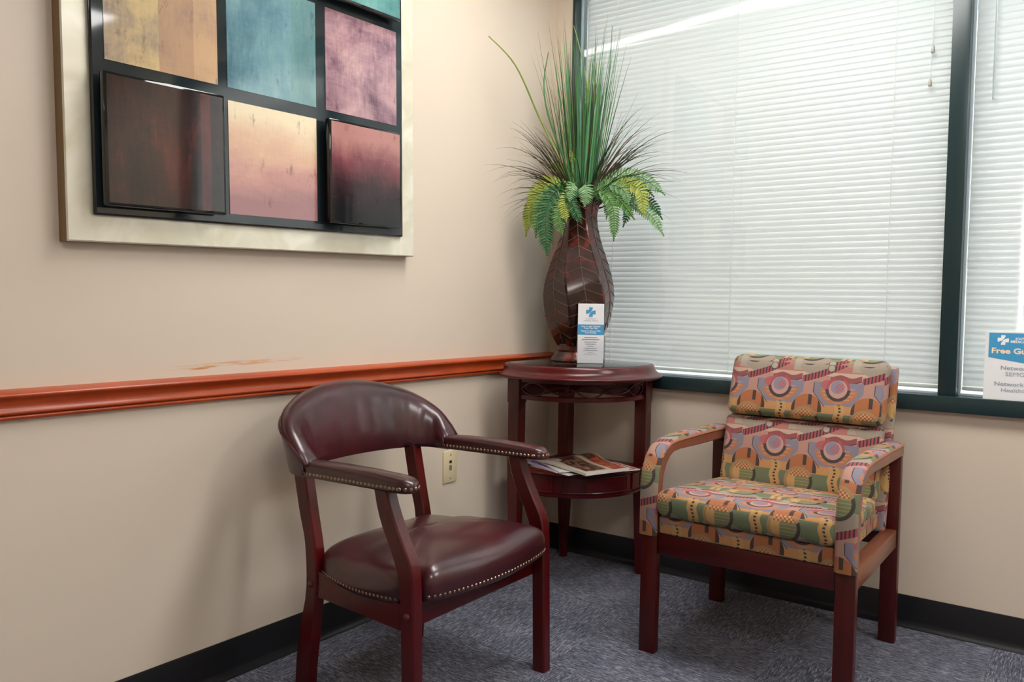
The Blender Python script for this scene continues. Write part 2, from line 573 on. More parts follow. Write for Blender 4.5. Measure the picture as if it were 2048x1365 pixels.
def extrude_profile(prof, axis, a, b, sign=1):
    """prof: (depth off the wall, z). axis 'y': runs along y off wall x=0; axis 'x': runs along x off wall y=0"""
    bm = bmesh.new()
    rings = []
    for t in (a, b):
        rings.append([Vector((d, t, z)) if axis == 'y' else Vector((t, -d, z)) for d, z in prof])
    loft(bm, rings)
    return bm
base_prof = [(0, 0.0005), (0.0165, 0.0005), (0.0150, 0.0042), (0.0105, 0.0085), (0.0065, 0.016), (0.0045, 0.026), (0.0040, 0.100), (0.0030, 0.103), (0, 0.103)]
struct('baseboard_left', extrude_profile(base_prof, 'y', YF, -0.0002), M_base, ang=60)
struct('baseboard_back', extrude_profile(base_prof, 'x', 0.0170, XR), M_base, ang=60)
rail_prof = [(0, 0.8152), (0.012, 0.8135), (0.026, 0.8085), (0.0305, 0.8055), (0.0310, 0.8020), (0.0285, 0.7990), (0.0235, 0.7955), (0.0195, 0.7905),
             (0.0170, 0.7840), (0.0168, 0.7775), (0.0190, 0.7720), (0.0215, 0.7685), (0.0222, 0.7655), (0.0205, 0.7630), (0.0150, 0.7615), (0.0135, 0.7600),
             (0.0165, 0.7590), (0.0178, 0.7560), (0.0165, 0.7520), (0.0120, 0.7495), (0, 0.7490)]
tag(struct('trim_1', extrude_profile(rail_prof, 'y', YF, -0.0002), M_rail, ang=50), 'orange-brown wooden chair rail along the left wall', 'chair rail')

# ------------------------------------------------------------------ window
win = bpy.data.objects.new('window_1', None); C.objects.link(win); win.location = (WX0, 0, WZ0)
tag(win, 'dark green framed wide window beside the room corner', 'window', kind='structure')
def wpart(name, bm, mat, **k):
    o = obj(name, bm, mat, None, **k)
    o.parent = win; o.matrix_parent_inverse = Matrix.Translation(win.location).inverted()
    return o
GY = 0.052                     # glass plane; the blinds hang behind it
wpart('window_sill', nbox((WX0, -0.022, 0.7005), (WX1, 0.118, 0.750), 0.002), M_green)
wpart('jamb', nbox((WX0, -0.004, 0.7502), (WX0 + 0.010, 0.118, WZ1 - 0.0502), 0.0015), M_green)
wpart('jamb', nbox((WX1 - 0.05, -0.004, 0.7502), (WX1, 0.118, WZ1 - 0.0502), 0.0015), M_green)
wpart('mullion', nbox((WXM0, -0.004, 0.7502), (WXM1, 0.118, WZ1 - 0.0502), 0.0015), M_green)
wpart('head_frame', nbox((WX0, -0.004, WZ1 - 0.05), (WX1, 0.118, WZ1), 0.0015), M_green)
M_alu = plain('bright_glazing_strip', (196, 214, 226), 0.25, spec=0.6)
for x0, x1 in ((WX0 + 0.0102, WXM0 - 0.0002), (WXM1 + 0.0002, WX1 - 0.0502)):
    wpart('pane', nbox((x0 + 0.0012, GY - 0.002, 0.7512), (x1 - 0.0012, GY + 0.002, WZ1 - 0.0512)), M_pane, smooth=False)
    bm = bmesh.new()
    box(bm, (x0, GY - 0.006, 0.7502), (x1, GY + 0.006, 0.7560))
    box(bm, (x0, GY - 0.006, 0.7562), (x0 + 0.006, GY + 0.006, WZ1 - 0.0504))
    box(bm, (x1 - 0.006, GY - 0.006, 0.7562), (x1, GY + 0.006, WZ1 - 0.0504))
    wpart('glazing_bead', bm, M_alu, smooth=False)

# ------------------------------------------------------------------ added sun blockers outside, out of view: a slit between them passes a strip of sun
M_sun_blocker = plain('sun_blocker_pale', (214, 210, 202), 0.9, var=0.05)
bm = bmesh.new()
loft(bm, [[Vector((x, y, z)) for x, y, z in ((xx, 1.09, -0.1), (xx, 1.25, -0.1), (xx, 1.25, zz), (xx, 1.09, zz))] for xx, zz in ((-2.5, 2.100), (1.95, 2.462))])
struct('sun_blocker_lower', bm, M_sun_blocker, smooth=False)  # added slab, keeps the sun off the left blind below the slit
bm = bmesh.new()
loft(bm, [[Vector((x, y, z)) for x, y, z in ((xx, 1.05, zz), (xx, 1.09, zz), (xx, 1.60, zz + .62), (xx, 1.05, zz + .62))] for xx, zz in ((-2.5, 2.1045), (1.95, 2.492), (4.6, 2.492))])
struct('sun_blocker_upper', bm, M_sun_blocker, smooth=False)  # added slab, keeps the sun off the blinds above the slit

# ------------------------------------------------------------------ blinds
def blind(label, x0, x1, cords, zbot, ztop, yb, tilt, wand_x, tassels=None):
    root = thing('window_blind', label, 'blind', ((x0 + x1) / 2, yb, zbot), 'closed white mini blinds in the window')
    W = x1 - x0
    def P(name, bm, mat, **k): return obj(name, bm, mat, root, **k)
    P('head_rail', nbox((-W / 2, -0.013, ztop - zbot - 0.028), (W / 2, 0.013, ztop - zbot), 0.002), M_white)
    P('bottom_rail', nbox((-W / 2, -0.010, 0.0), (W / 2, 0.010, 0.012), 0.003), M_white)
    # slat: a shallow arc, turned almost closed, room-side edge down
    sw, n = 0.0262, 4
    vs, fs = [], []
    for k in range(n + 1):
        a = -0.42 + 0.84 * k / n
        px = (sw / 0.84) * math.sin(a); pz = (sw / 0.84) * (math.cos(a) - math.cos(0.42))
        y = px * math.cos(tilt) - pz * math.sin(tilt); z = px * math.sin(tilt) + pz * math.cos(tilt)
        vs += [(-W / 2, y, z), (W / 2, y, z)]
    for k in range(n): fs.append((2 * k, 2 * k + 1, 2 * k + 3, 2 * k + 2))
    me = bpy.data.meshes.new('slat'); me.from_pydata(vs, [], fs); finish(me, M_slat, True, 80)
    pitch = 0.0204
    k = 0
    z = 0.026
    while z < ztop - zbot - 0.03:
        o = link('slat', me, root); o.location = (rnd.uniform(-0.0006, 0.0006), 0, z)
        z += pitch
    top = ztop - zbot - 0.02
    for c in cords:
        bm = bmesh.new()
        for yy in (-0.0125, 0.0125): tube(bm, [(c - (x0 + x1) / 2, yy, 0.006), (c - (x0 + x1) / 2, yy, top)], 0.0011, 6)
        P('ladder_cord', bm, M_cord)
    bm = bmesh.new()
    tube(bm, [(wand_x - (x0 + x1) / 2, -0.0185, top), (wand_x - (x0 + x1) / 2, -0.0185, 1.66 - zbot)], 0.003, 6)
    P('tilt_wand', bm, M_acrylic_wand)
    if tassels:
        for tx, tz, dx in tassels:
            lx = tx - (x0 + x1) / 2
            bm = bmesh.new()
            tube(bm, [(lx + dx, -0.0185, top), (lx + dx * 0.6, -0.0185, tz + 0.25 - zbot), (lx, -0.0190, tz + 0.008 - zbot)], 0.0010, 6)
            cd = P('pull_cord', bm, M_cord)
            bm = bmesh.new()
            lathe(bm, [(0.0022, tz + 0.010 - zbot), (0.0045, tz + 0.004 - zbot), (0.0062, tz - 0.012 - zbot), (0.0050, tz - 0.014 - zbot)], 10, lx, -0.0205)
            obj('tassel', bm, M_tassel, cd)
    return root
M_acrylic_wand = plain('wand_plastic', (206, 212, 214), 0.2)
M_tassel = plain('cord_tassel', (214, 206, 196), 0.4)
YB = 0.082
blind('wide closed white mini blind left of the green mullion', 0.099, 1.4410, (0.246, 0.741, 1.275), 0.7640, 2.306, YB, math.radians(69), 0.112,
      [(1.385, 1.8413, -0.004), (1.3803, 1.7373, 0.006)])
blind('closed white mini blind right of the green mullion behind the notice', 1.5040, 2.8055, (1.66, 2.15, 2.65), 0.7640, 2.306, YB, math.radians(69), 1.556)

# ------------------------------------------------------------------ ceiling lights
def ceiling_light(label, cx, cy, lx, ly):
    t = thing('ceiling_light', label, 'ceiling light', (cx, cy, ZC), 'recessed ceiling lights')
    bm = bmesh.new()
    for a, b in (((-lx / 2, -ly / 2), (lx / 2, -ly / 2 + 0.03)), ((-lx / 2, ly / 2 - 0.03), (lx / 2, ly / 2)), ((-lx / 2, -ly / 2 + 0.03), (-lx / 2 + 0.03, ly / 2 - 0.03)), ((lx / 2 - 0.03, -ly / 2 + 0.03), (lx / 2, ly / 2 - 0.03))):
        box(bm, (a[0], a[1], -0.012), (b[0], b[1], -0.0005))
    obj('light_frame', bm, M_white, t, smooth=False)
    obj('diffuser', nbox((-lx / 2 + 0.0302, -ly / 2 + 0.0302, -0.008), (lx / 2 - 0.0302, ly / 2 - 0.0302, -0.001)), M_lamp, t, smooth=False)
ceiling_light('long white ceiling light panel over the corner beside the window', 1.05, -0.84, 1.22, 0.61)
ceiling_light('long white ceiling light panel by the window near the right wall', 3.10, -0.80, 1.22, 0.61)
ceiling_light('long white ceiling light panel in the middle of the room', 2.65, -2.9, 1.22, 0.61)

# ------------------------------------------------------------------ parts in world coordinates under a thing
def part(root, name, bm, mat, parent=None, smooth=True, ang=38, uv=None, kind=None, label=None):
    if uv:
        bmesh.ops.recalc_face_normals(bm, faces=bm.faces[:])
        lay = bm.loops.layers.uv.new('UVMap'); bm.normal_update()
        for f in bm.faces:
            for l in f.loops: l[lay].uv = uv(l.vert.co, f.normal)
    bmesh.ops.translate(bm, vec=-Vector(root.location), verts=bm.verts[:])
    o = obj(name, bm, mat, parent or root, smooth, ang)
    if kind: o['kind'] = kind
    if label: o['label'] = label
    return o

def ring_rect(x0, x1, a, b, c, plane='yz'):
    """chamfered rectangle ring: x0..x1 wide, a -> b the two (y,z) points across the thickness"""
    a = Vector((0,) + tuple(a)); b = Vector((0,) + tuple(b)); d = (b - a).normalized() * c
    X0, X1 = Vector((x0, 0, 0)), Vector((x1, 0, 0)); ex = Vector((c, 0, 0))
    return [X0 + ex + a, X1 - ex + a, X1 + a + d, X1 + b - d, X1 - ex + b, X0 + ex + b, X0 + b - d, X0 + a + d]

# ------------------------------------------------------------------ patterned armchair (faces -y)
pc = thing('patterned_armchair', 'wooden armchair upholstered in multicoloured art deco fabric below the window', 'chair', (1.0855, -0.42, 0))
def deco_uv(eu, ev, seat=False):
    def f(co, n):
        if abs(n.x) > 0.75: return (co.y - eu + 0.4, co.z - ev)
        if seat and n.z > 0.7: return (co.x - eu, (co.y + 0.71) + 0.49 - ev)
        if n.z > 0.7: return (co.x - eu, co.z + (co.y + 0.15) * 0.6 - ev)
        return (co.x - eu, co.z - ev)
    return f
XA0, XA1, XB0, XB1 = 0.788, 0.838, 1.333, 1.383
wo = [(-0.695, 0.352), (-0.695, 0.44), (-0.695, 0.50), (-0.688, 0.537), (-0.670, 0.570), (-0.642, 0.593), (-0.603, 0.605), (-0.55, 0.608), (-0.43, 0.6075), (-0.30, 0.606), (-0.142, 0.603)]
wi = [(-0.665, 0.352), (-0.665, 0.43), (-0.664, 0.475), (-0.655, 0.520), (-0.640, 0.548), (-0.615, 0.569), (-0.588, 0.5795), (-0.545, 0.582), (-0.43, 0.578), (-0.30, 0.575), (-0.142, 0.572)]
po = [(-0.7085, 0.350), (-0.7095, 0.42), (-0.7095, 0.492), (-0.703, 0.535), (-0.682, 0.575), (-0.652, 0.603), (-0.610, 0.6175), (-0.553, 0.6235), (-0.43, 0.6225), (-0.30, 0.620), (-0.150, 0.614)]
for x0, x1 in ((XA0, XA1), (XB0, XB1)):
    part(pc, 'leg', nbox((x0, -0.695, 0), (x1, -0.665, 0.3515), 0.003), M_walnut)
    part(pc, 'leg', nbox((x0 + 0.001, -0.174, 0), (x1 - 0.001, -0.142, 0.5715), 0.003), M_walnut)
    bm = bmesh.new()
    loft(bm, [ring_rect(x0, x1, i, o, 0.003) for i, o in zip(wi, wo)])
    arm = part(pc, 'arm', bm, M_armwood)
    bm = bmesh.new()
    rings = []
    for k, (w_, p_) in enumerate(zip(wo, po)):
        w_ = Vector((0, w_[0], w_[1])); p_ = Vector((0, p_[0], p_[1]))
        d = (p_ - w_); a = w_ + d * 0.02
        e = 0.0015
        rings.append([Vector((x0 - e, 0, 0)) + a, Vector((x1 + e, 0, 0)) + a, Vector((x1 + e, 0, 0)) + w_ + d * 0.55, Vector((x1 - 0.006, 0, 0)) + w_ + d * 0.92,
                      Vector(((x0 + x1) / 2, 0, 0)) + p_, Vector((x0 + 0.006, 0, 0)) + w_ + d * 0.92, Vector((x0 - e, 0, 0)) + w_ + d * 0.55])
    loft(bm, rings)
    def arm_uv(co, n, x0=x0):
        if n.z > 0.5: v = 0.62 + (co.y + 0.66)
        else: v = co.z
        return (co.x - x0 + 0.085, v - 0.412)
    part(pc, 'arm_pad', bm, M_deco, arm, ang=70, uv=arm_uv)
part(pc, 'front_rail', nbox((XA1 + 0.0005, -0.688, 0.295), (XB0 - 0.0005, -0.666, 0.3565), 0.003), M_walnut_x)
part(pc, 'rear_rail', nbox((XA1 + 0.0005, -0.168, 0.295), (XB0 - 0.0005, -0.148, 0.350), 0.003), M_walnut_x)
for x0, x1 in ((XA0 + 0.006, XA1 - 0.006), (XB0 + 0.006, XB1 - 0.006)):
    part(pc, 'side_rail', nbox((x0, -0.6645, 0.295), (x1, -0.1745, 0.350), 0.003), M_armwood)
part(pc, 'seat_deck', cushion((XA1 + 0.003, -0.6935, 0.3570), (XB0 - 0.003, -0.185, 0.4085), 0.008, 6), M_deco, uv=deco_uv(1.065, 0.437))
def seat_def(co, t):
    x, y, z = co
    k = t.z
    back = t.y
    ztop = 0.489 - 0.036 * back + 0.010 * math.sin(PI * t.x) * math.sin(PI * min(1, t.y + 0.12))
    dip = -0.014 * math.sin(PI * t.x) * (1 - back) ** 2     # worn front edge sags in the middle
    z2 = z + (ztop - 0.487 + dip) * max(0, k)
    bulge = 0.012 * math.sin(PI * k) * math.sin(PI * min(1, t.y * 0.9 + 0.1))
    x2 = x + bulge * (2 * t.x - 1) ** 3
    y2 = y - 0.006 * math.sin(PI * k) * (1 - back)
    return (x2, y2, z2)
part(pc, 'seat_cushion', cushion((0.842, -0.709, 0.409), (1.332, -0.240, 0.487), 0.020, 14, seat_def), M_deco, ang=70, uv=deco_uv(1.0274 - 0.086, 0.4441 + 0.102, True))
def lean(z0, k, puff, lo, hi, y0):
    def f(co, t):
        x, y, z = co
        y2 = y + (z - z0) * k
        if t.y < 0.5: y2 -= puff * (math.sin(PI * t.x) ** 0.5) * (math.sin(PI * t.z) ** 0.6) * (1 - 2 * t.y)
        return (x, y2, z)
    return f
part(pc, 'lower_back_cushion', cushion((0.846, -0.262, 0.440), (1.334, -0.205, 0.657), 0.018, 12, lean(0.44, 0.235, 0.010, 0, 0, 0)), M_deco, ang=70, uv=deco_uv(1.0188, 0.578))
part(pc, 'headrest_cushion', cushion((0.850, -0.232, 0.661), (1.338, -0.165, 0.856), 0.028, 12, lean(0.661, 0.31, 0.010, 0, 0, 0)), M_deco, ang=70, uv=deco_uv(1.0203, 0.765))
part(pc, 'back_panel', cushion((0.842, -0.190, 0.345), (1.352, -0.155, 0.838), 0.014, 8, lean(0.50, 0.235, 0.0, 0, 0, 0)), M_deco, ang=70, uv=deco_uv(1.1, 0.60))

# ------------------------------------------------------------------ burgundy captain's chair (faces +x)
YC = -1.238
cc = thing('leather_armchair', 'burgundy leather barrel back armchair with brass nails against the left wall', 'chair', (0.44, YC, 0))
def solid_strip(tab_back, tab_front, zs, y0, y1, c=0.004):
    bm = bmesh.new(); rings = []
    for z in zs:
        xb, xf = smooth_interp(tab_back, z), smooth_interp(tab_front, z)
        rings.append([Vector(p) for p in ((xb, y0 + c, z), (xb + c, y0, z), (xf - c, y0, z), (xf, y0 + c, z), (xf, y1 - c, z), (xf - c, y1, z), (xb + c, y1, z), (xb, y1 - c, z))])
    loft(bm, rings)
    return bm
zs = [0.0, 0.08, 0.16, 0.24, 0.28, 0.31, 0.34, 0.365, 0.39, 0.41, 0.43, 0.45, 0.475, 0.50, 0.525, 0.55, 0.587]
fb = [(0, .615), (.16, .611), (.265, .608), (.36, .603), (.405, .594), (.455, .572), (.51, .542), (.57, .522), (.60, .517)]
ff = [(0, .655), (.16, .651), (.27, .648), (.36, .646), (.40, .643), (.43, .636), (.46, .620), (.50, .598), (.54, .578), (.58, .563), (.60, .558)]
rb = [(0, .180), (.02, .181), (.129, .190), (.2145, .212), (.2765, .222), (.335, .221), (.40, .214), (.4675, .194), (.563, .172), (.60, .165)]
rf = [(0, .232), (.04, .234), (.147, .248), (.266, .262), (.325, .263), (.382, .258), (.456, .241), (.56, .218), (.60, .210)]
for s in (-1, 1):
    a, b = sorted((YC + s * 0.243, YC + s * 0.277))
    part(cc, 'leg', solid_strip(fb, ff, zs, a, b), M_mahog)
    a, b = sorted((YC + s * 0.190, YC + s * 0.223))
    part(cc, 'leg', solid_strip(rb, rf, zs[:-1] + [0.583], a, b), M_mahog)
    # side apron
    bm = bmesh.new(); rings = []
    for x, h in ((0.256, 0.0), (0.614, 1.0)):
        yo = YC + s * (0.217 + 0.052 * h); yi = YC + s * (0.193 + 0.052 * h)
        z0 = 0.256 + 0.014 * h; z1 = 0.322 + 0.008 * h
        rings.append([Vector((x, yo, z0)), Vector((x, yi, z0)), Vector((x, yi, z1)), Vector((x, yo, z1))])
    loft(bm, rings); part(cc, 'side_rail', bm, M_mahog_x)
    for x, y, z in ((0.630, 0.277, 0.311), (0.244, 0.223, 0.287)):
        bm = bmesh.new()
        prof = [(0.0085, -0.001), (0.0085, 0.002), (0.0065, 0.0045), (0.003, 0.006), (0.0006, 0.0063)]
        lathe(bm, prof, 14)
        bmesh.ops.transform(bm, matrix=Matrix.Translation((x, YC + s * y, z)) @ Matrix.Rotation(-s * PI / 2, 4, 'X'), verts=bm.verts[:])
        part(cc, 'bolt_cap', bm, M_bolt)
part(cc, 'front_rail', nbox((0.590, YC - 0.2425, 0.268), (0.612, YC + 0.2425, 0.335), 0.002), M_mahog_y)
part(cc, 'rear_rail', nbox((0.232, YC - 0.189, 0.258), (0.254, YC + 0.189, 0.322), 0.002), M_mahog_y)
# nails
def nail(bm, p, n, r=0.0046):
    n = Vector(n).normalized()
    a = n.orthogonal().normalized(); b = n.cross(a)
    p = Vector(p)
    rg = []
    for rr, h in ((r, 0.0), (r * 0.78, r * 0.45)):
        rg.append([bm.verts.new(p + n * h + rr * (math.cos(2 * PI * k / 8) * a + math.sin(2 * PI * k / 8) * b)) for k in range(8)])
    t = bm.verts.new(p + n * r * 0.68)
    for k in range(8):
        j = (k + 1) % 8
        bm.faces.new((rg[0][k], rg[0][j], rg[1][j], rg[1][k]))
        bm.faces.new((rg[1][k], rg[1][j], t))
# seat
half = [(.248, 0), (.248, .09), (.250, .16), (.260, .196), (.285, .214), (.36, .238), (.46, .258), (.545, .266), (.588, .263), (.602, .246), (.622, .240), (.646, .236), (.662, .222), (.674, .17), (.684, .09), (.688, 0)]
def dens(pts, m=4):
    out = []
    n = len(pts)
    for i in range(n):
        p0, p1, p2, p3 = pts[(i - 1) % n], pts[i], pts[(i + 1) % n], pts[(i + 2) % n]
        for k in range(m):
            t = k / m
            out.append(tuple(0.5 * ((2 * p1[j]) + (-p0[j] + p2[j]) * t + (2 * p0[j] - 5 * p1[j] + 4 * p2[j] - p3[j]) * t * t + (-p0[j] + 3 * p1[j] - 3 * p2[j] + p3[j]) * t ** 3) for j in range(2)))
    return out
outline = dens(half + [(x, -y) for x, y in half[::-1][1:-1]], 3)
def zb(x): return interp([(.25, .316), (.42, .316), (.58, .330), (.66, .344), (.69, .340)], x)
bm = bmesh.new()
prof = [(0.985, -0.006), (1.0, 0.0), (1.006, 0.016), (1.006, 0.030), (0.998, 0.044), (0.978, 0.056), (0.94, 0.066), (0.88, 0.0745), (0.78, 0.083), (0.64, 0.0905), (0.46, 0.096), (0.28, 0.099), (0.12, 0.100), (0.03, 0.1002)]
rings = []
for s_, h in prof:
    rg = []
    for x, y in outline:
        px, py = 0.46 + (x - 0.46) * s_, y * s_
        z0 = zb(x) + (0.002 if s_ > 0.9 else 0)
        top = zb(x) * s_ ** 2 + 0.336 * (1 - s_ ** 2)
        hh = h * (0.92 if x < 0.4 else 1.0)
        rg.append(Vector((px, YC + py, top + hh)))
    rings.append(rg)
vr = loft(bm, rings, True, False)
bm.faces.new(vr[0]); bm.faces.new(vr[-1])
seat = part(cc, 'seat', bm, M_leather, ang=75)
bm = bmesh.new()
def along(pts, step):
    out, need = [], 0.0
    for i in range(len(pts)):
        p, q = Vector(pts[i]), Vector(pts[(i + 1) % len(pts)])
        L = (q - p).length
        while need <= L:
            out.append((p + (q - p) * (need / L), (q - p) / L)); need += step
        need -= L
    return out
for p, t in along(outline, 0.0138):
    nrm = Vector((t.y, -t.x))
    if nrm.dot(p - Vector((0.46, 0))) < 0: nrm = -nrm
    if 0.586 < p.x < 0.652 and abs(p.y) > 0.228: continue
    if p.x < 0.262: continue
    nail(bm, (p.x + nrm.x * 0.0012, YC + p.y + nrm.y * 0.0012, zb(p.x) + 0.0065), (nrm.x, nrm.y, -0.15), 0.0040)
part(cc, 'seat_nail_trim', bm, M_brass, seat, kind='stuff')
# barrel back
gt = [(0, 0), (.093, .25), (.31, .50), (.60, .73), (.85, .90), (1, 1)]
sect = [(-.026, 0.0), (-.032, .10), (-.0345, .30), (-.033, .52), (-.028, .72), (-.020, .86), (-.008, .955), (.006, .998), (.020, .985), (.031, .93), (.0355, .84), (.034, .6), (.031, .3), (.027, 0.0)]
def back_frame(th):
    ct, st = math.cos(th), math.sin(th)
    ct = max(ct, 0)
    x = 0.300 - 0.148 * ct ** 0.62; y = 0.262 * st
    dx = 0.148 * 0.62 * (ct + 1e-3) ** (-0.38) * st; dy = 0.262 * ct
    t = Vector((dx, dy)).normalized()          # along increasing th
    n = Vector((-t.y, t.x))
    if n.dot(Vector((x - 0.40, y))) < 0: n = -n
    zt = 0.617 + 0.170 * smooth_interp(gt, ct)
    z0 = 0.5835 - 0.006 * (1 - ct)
    return x, y, n, z0, zt, ct
bm = bmesh.new(); rings = []
N = 44
ths = [(-0.5 + k / N) * PI for k in range(N + 1)]
pip = []
for th in ths:
    x, y, n, z0, zt, ct = back_frame(th)
    rg = []
    for d, h in sect:
        H = zt - z0
        lean_ = 0.030 * h * smooth_interp([(0, 0), (.3, .6), (1, 1)], ct)
        flat = 0.80 + 0.20 * ct
        dd = d * flat * (1.0 if H > 0.06 else 0.92) + lean_
        wob = 0.0016 * math.sin(th * 23 + h * 3) * math.sin(PI * h) if d < 0 else 0
        rg.append(Vector((x + n.x * (dd + wob), YC + y + n.y * (dd + wob), z0 + H * h)))
    rings.append(rg); pip.append(rg[10] + Vector((n.x, n.y, 0.3)) * 0.0015)
loft(bm, rings)
back = part(cc, 'backrest', bm, M_leather, ang=80)
bm = bmesh.new(); tube(bm, pip, 0.0026, 6); part(cc, 'piping', bm, M_welt, back)
for s in (-1, 1):
    # arm pad
    bm = bmesh.new(); rings = []
    xs_ = [0.282, 0.30, 0.36, 0.43, 0.50, 0.56, 0.595, 0.615, 0.627, 0.6345, 0.6375]
    nail_pts = []
    for x in xs_:
        t = (x - 0.282) / (0.6375 - 0.282)
        hw = 0.0255 + 0.0035 * t
        if x > 0.607: hw *= math.sqrt(max(0.04, 1 - ((x - 0.607) / 0.032) ** 2))
        yc_ = YC + s * (0.2615 + 0.0005 * t)
        z0 = 0.5800 + 0.0085 * t; z1 = 0.6185 + 0.006 * math.sin(PI * t) + 0.002 * t
        if x > 0.60: z1 -= 0.010 * ((x - 0.60) / 0.0375) ** 2; 
        hgt = z1 - z0
        rg = []
        for u, v in ((-1, .12), (-.93, 0), (.93, 0), (1, .12), (1.0, .55), (.93, .78), (.7, .93), (.3, 1), (-.3, 1), (-.7, .93), (-.93, .78), (-1.0, .55)):
            rg.append(Vector((x, yc_ + u * hw, z0 + v * hgt)))
        rings.append(rg)
    loft(bm, rings)
    arm = part(cc, 'armrest', bm, M_leather, ang=75)
    bm = bmesh.new()
    for side in (-1, 1):
        x = 0.290
        while x < 0.612:
            t = (x - 0.282) / 0.3555
            nail(bm, (x, YC + s * (0.2615 + 0.0005 * t) + side * (0.0256 + 0.0035 * t), 0.5895 + 0.0085 * t), (0, side, -0.1), 0.0044)
            x += 0.0128
    for k in range(7):
        a = -PI / 2 + PI * (k + 0.5) / 7
        nail(bm, (0.608 + 0.0305 * math.cos(a), YC + s * 0.262 + 0.0285 * math.sin(a), 0.598), (math.cos(a), math.sin(a), -0.1), 0.0046)
    part(cc, 'nail_trim', bm, M_brass, arm, kind='stuff')
    # welt where the arm meets the back
    bm = bmesh.new()
    pts = []
    for k in range(17):
        a = PI * k / 16
        pts.append((0.292 - 0.012 * math.sin(a), YC + s * 0.2615 + 0.0300 * math.cos(a), 0.585 + 0.0385 * math.sin(a) ** 0.6))
    tube(bm, pts, 0.0030, 6)
    part(cc, 'welt', bm, M_welt, arm)

# ------------------------------------------------------------------ corner table
TX, TY = 0.109, -0.051
ct_ = thing('corner_table', 'mahogany quarter round corner table with fretwork apron and lower drawer shelf', 'table', (TX, TY, 0))
def arc_out(cxy, R, off, xmin, ymax, n=36, inner=True):
    """outline: back corner, left end, arc, right end (counter-clockwise seen from above)"""
    c = Vector(cxy); Rr = R + off
    a0 = PI + math.acos(min(1, max(-1, (c.x - xmin) / Rr))); a1 = math.asin(min(1, max(-1, (ymax - c.y) / Rr)))
    a0 -= 2 * PI
    a0 = -PI + math.acos(min(1, max(-1, (c.x - xmin) / Rr)))
    pts = [Vector((c.x + Rr * math.cos(a0 + (a1 - a0) * k / n), c.y + Rr * math.sin(a0 + (a1 - a0) * k / n))) for k in range(n + 1)]
    return [Vector((xmin, ymax))] + pts
ogee = [(-0.004, .7968), (0, .7962), (.003, .7935), (.0062, .7885), (.0085, .7825), (.0105, .7765), (.0140, .7710), (.0200, .7655), (.0280, .7610), (.0345, .7585), (.0375, .7560), (.0380, .7520), (.0360, .7485), (.0310, .7468), (.0, .7465)]
bm = bmesh.new()
rings = []
for off, z in ogee:
    rings.append([Vector((TX + p.x, TY + p.y, z)) for p in arc_out((.139, -.139), .284, off, -.024, .020)])
loft(bm, rings)
top = part(ct_, 'table_top', bm, M_mahog_x, ang=50)
bm = bmesh.new()
loft(bm, [[Vector((TX + p.x, TY + p.y, z)) for p in arc_out((.139, -.139), .284, o, -.019, .015)] for o, z in ((-0.006, .7966), (-0.006, .7976), (-0.008, .7982))])
part(ct_, 'top_inlay', bm, M_topglass, top)
def tleg(x0, y0):
    bm = bmesh.new(); rings = []
    for z, e in ((0, -0.0115), (0.15, -0.006), (0.325, -0.0005), (0.60, 0.0), (0.652, 0.0), (0.655, 0.0022), (0.7464, 0.0022)):
        xa, xb, ya, yb = x0 - e, x0 + 0.047 + e, y0 - e, y0 + 0.047 + e
        c = 0.002
        rings.append([Vector((TX + p[0], TY + p[1], z)) for p in ((xa + c, ya), (xb - c, ya), (xb, ya + c), (xb, yb - c), (xb - c, yb), (xa + c, yb), (xa, yb - c), (xa, ya + c))])
    loft(bm, rings)
    return part(ct_, 'leg', bm, M_mahog)
tleg(0, -.047); tleg(0, -.386); tleg(.339, -.047)
def arcpt(R, a, z): return Vector((TX + .10 + R * math.cos(a), TY - .10 + R * math.sin(a), z))
A0, A1 = math.radians(-99.2), math.radians(9.2)
def arc_band(R0, R1, z0, z1, a0=A0, a1=A1, n=28, bev=0.0015):
    bm = bmesh.new(); rings = []
    for k in range(n + 1):
        a = a0 + (a1 - a0) * k / n
        rings.append([arcpt(R0, a, z0), arcpt(R1 - bev, a, z0), arcpt(R1, a, z0 + bev), arcpt(R1, a, z1 - bev), arcpt(R1 - bev, a, z1), arcpt(R0, a, z1)])
    loft(bm, rings)
    return bm
part(ct_, 'apron_rail', arc_band(.266, .2845, .668, .684), M_mahog_y)
part(ct_, 'apron_rail', arc_band(.266, .2845, .730, .7463), M_mahog_y)
for sgn in (1, -1):
    bm = bmesh.new(); rings = []
    n = 120
    for k in range(n + 1):
        t = k / n; a = A0 + (A1 - A0) * t
        sg = int(min(t * 5, 4.999)); fr = t * 5 - sg
        hh = (0.0245 if sg % 2 == 0 else 0.0125) * math.sin(PI * fr) ** 0.75
        z = 0.707 + sgn * (hh - 0.001)
        rings.append([arcpt(.272, a, z - .0028), arcpt(.2815, a, z - .0028), arcpt(.2825, a, z), arcpt(.2815, a, z + .0028), arcpt(.272, a, z + .0028)])
    loft(bm, rings)
    part(ct_, 'fretwork_strip', bm, M_mahog_y)
for p0, p1 in (((.008, -.338), (.030, -.048)), ((.048, -.030), (.338, -.008))):
    part(ct_, 'apron_rail', nbox((TX + p0[0], TY + p0[1], .668), (TX + p1[0], TY + p1[1], .7463), 0.001), M_mahog_x)
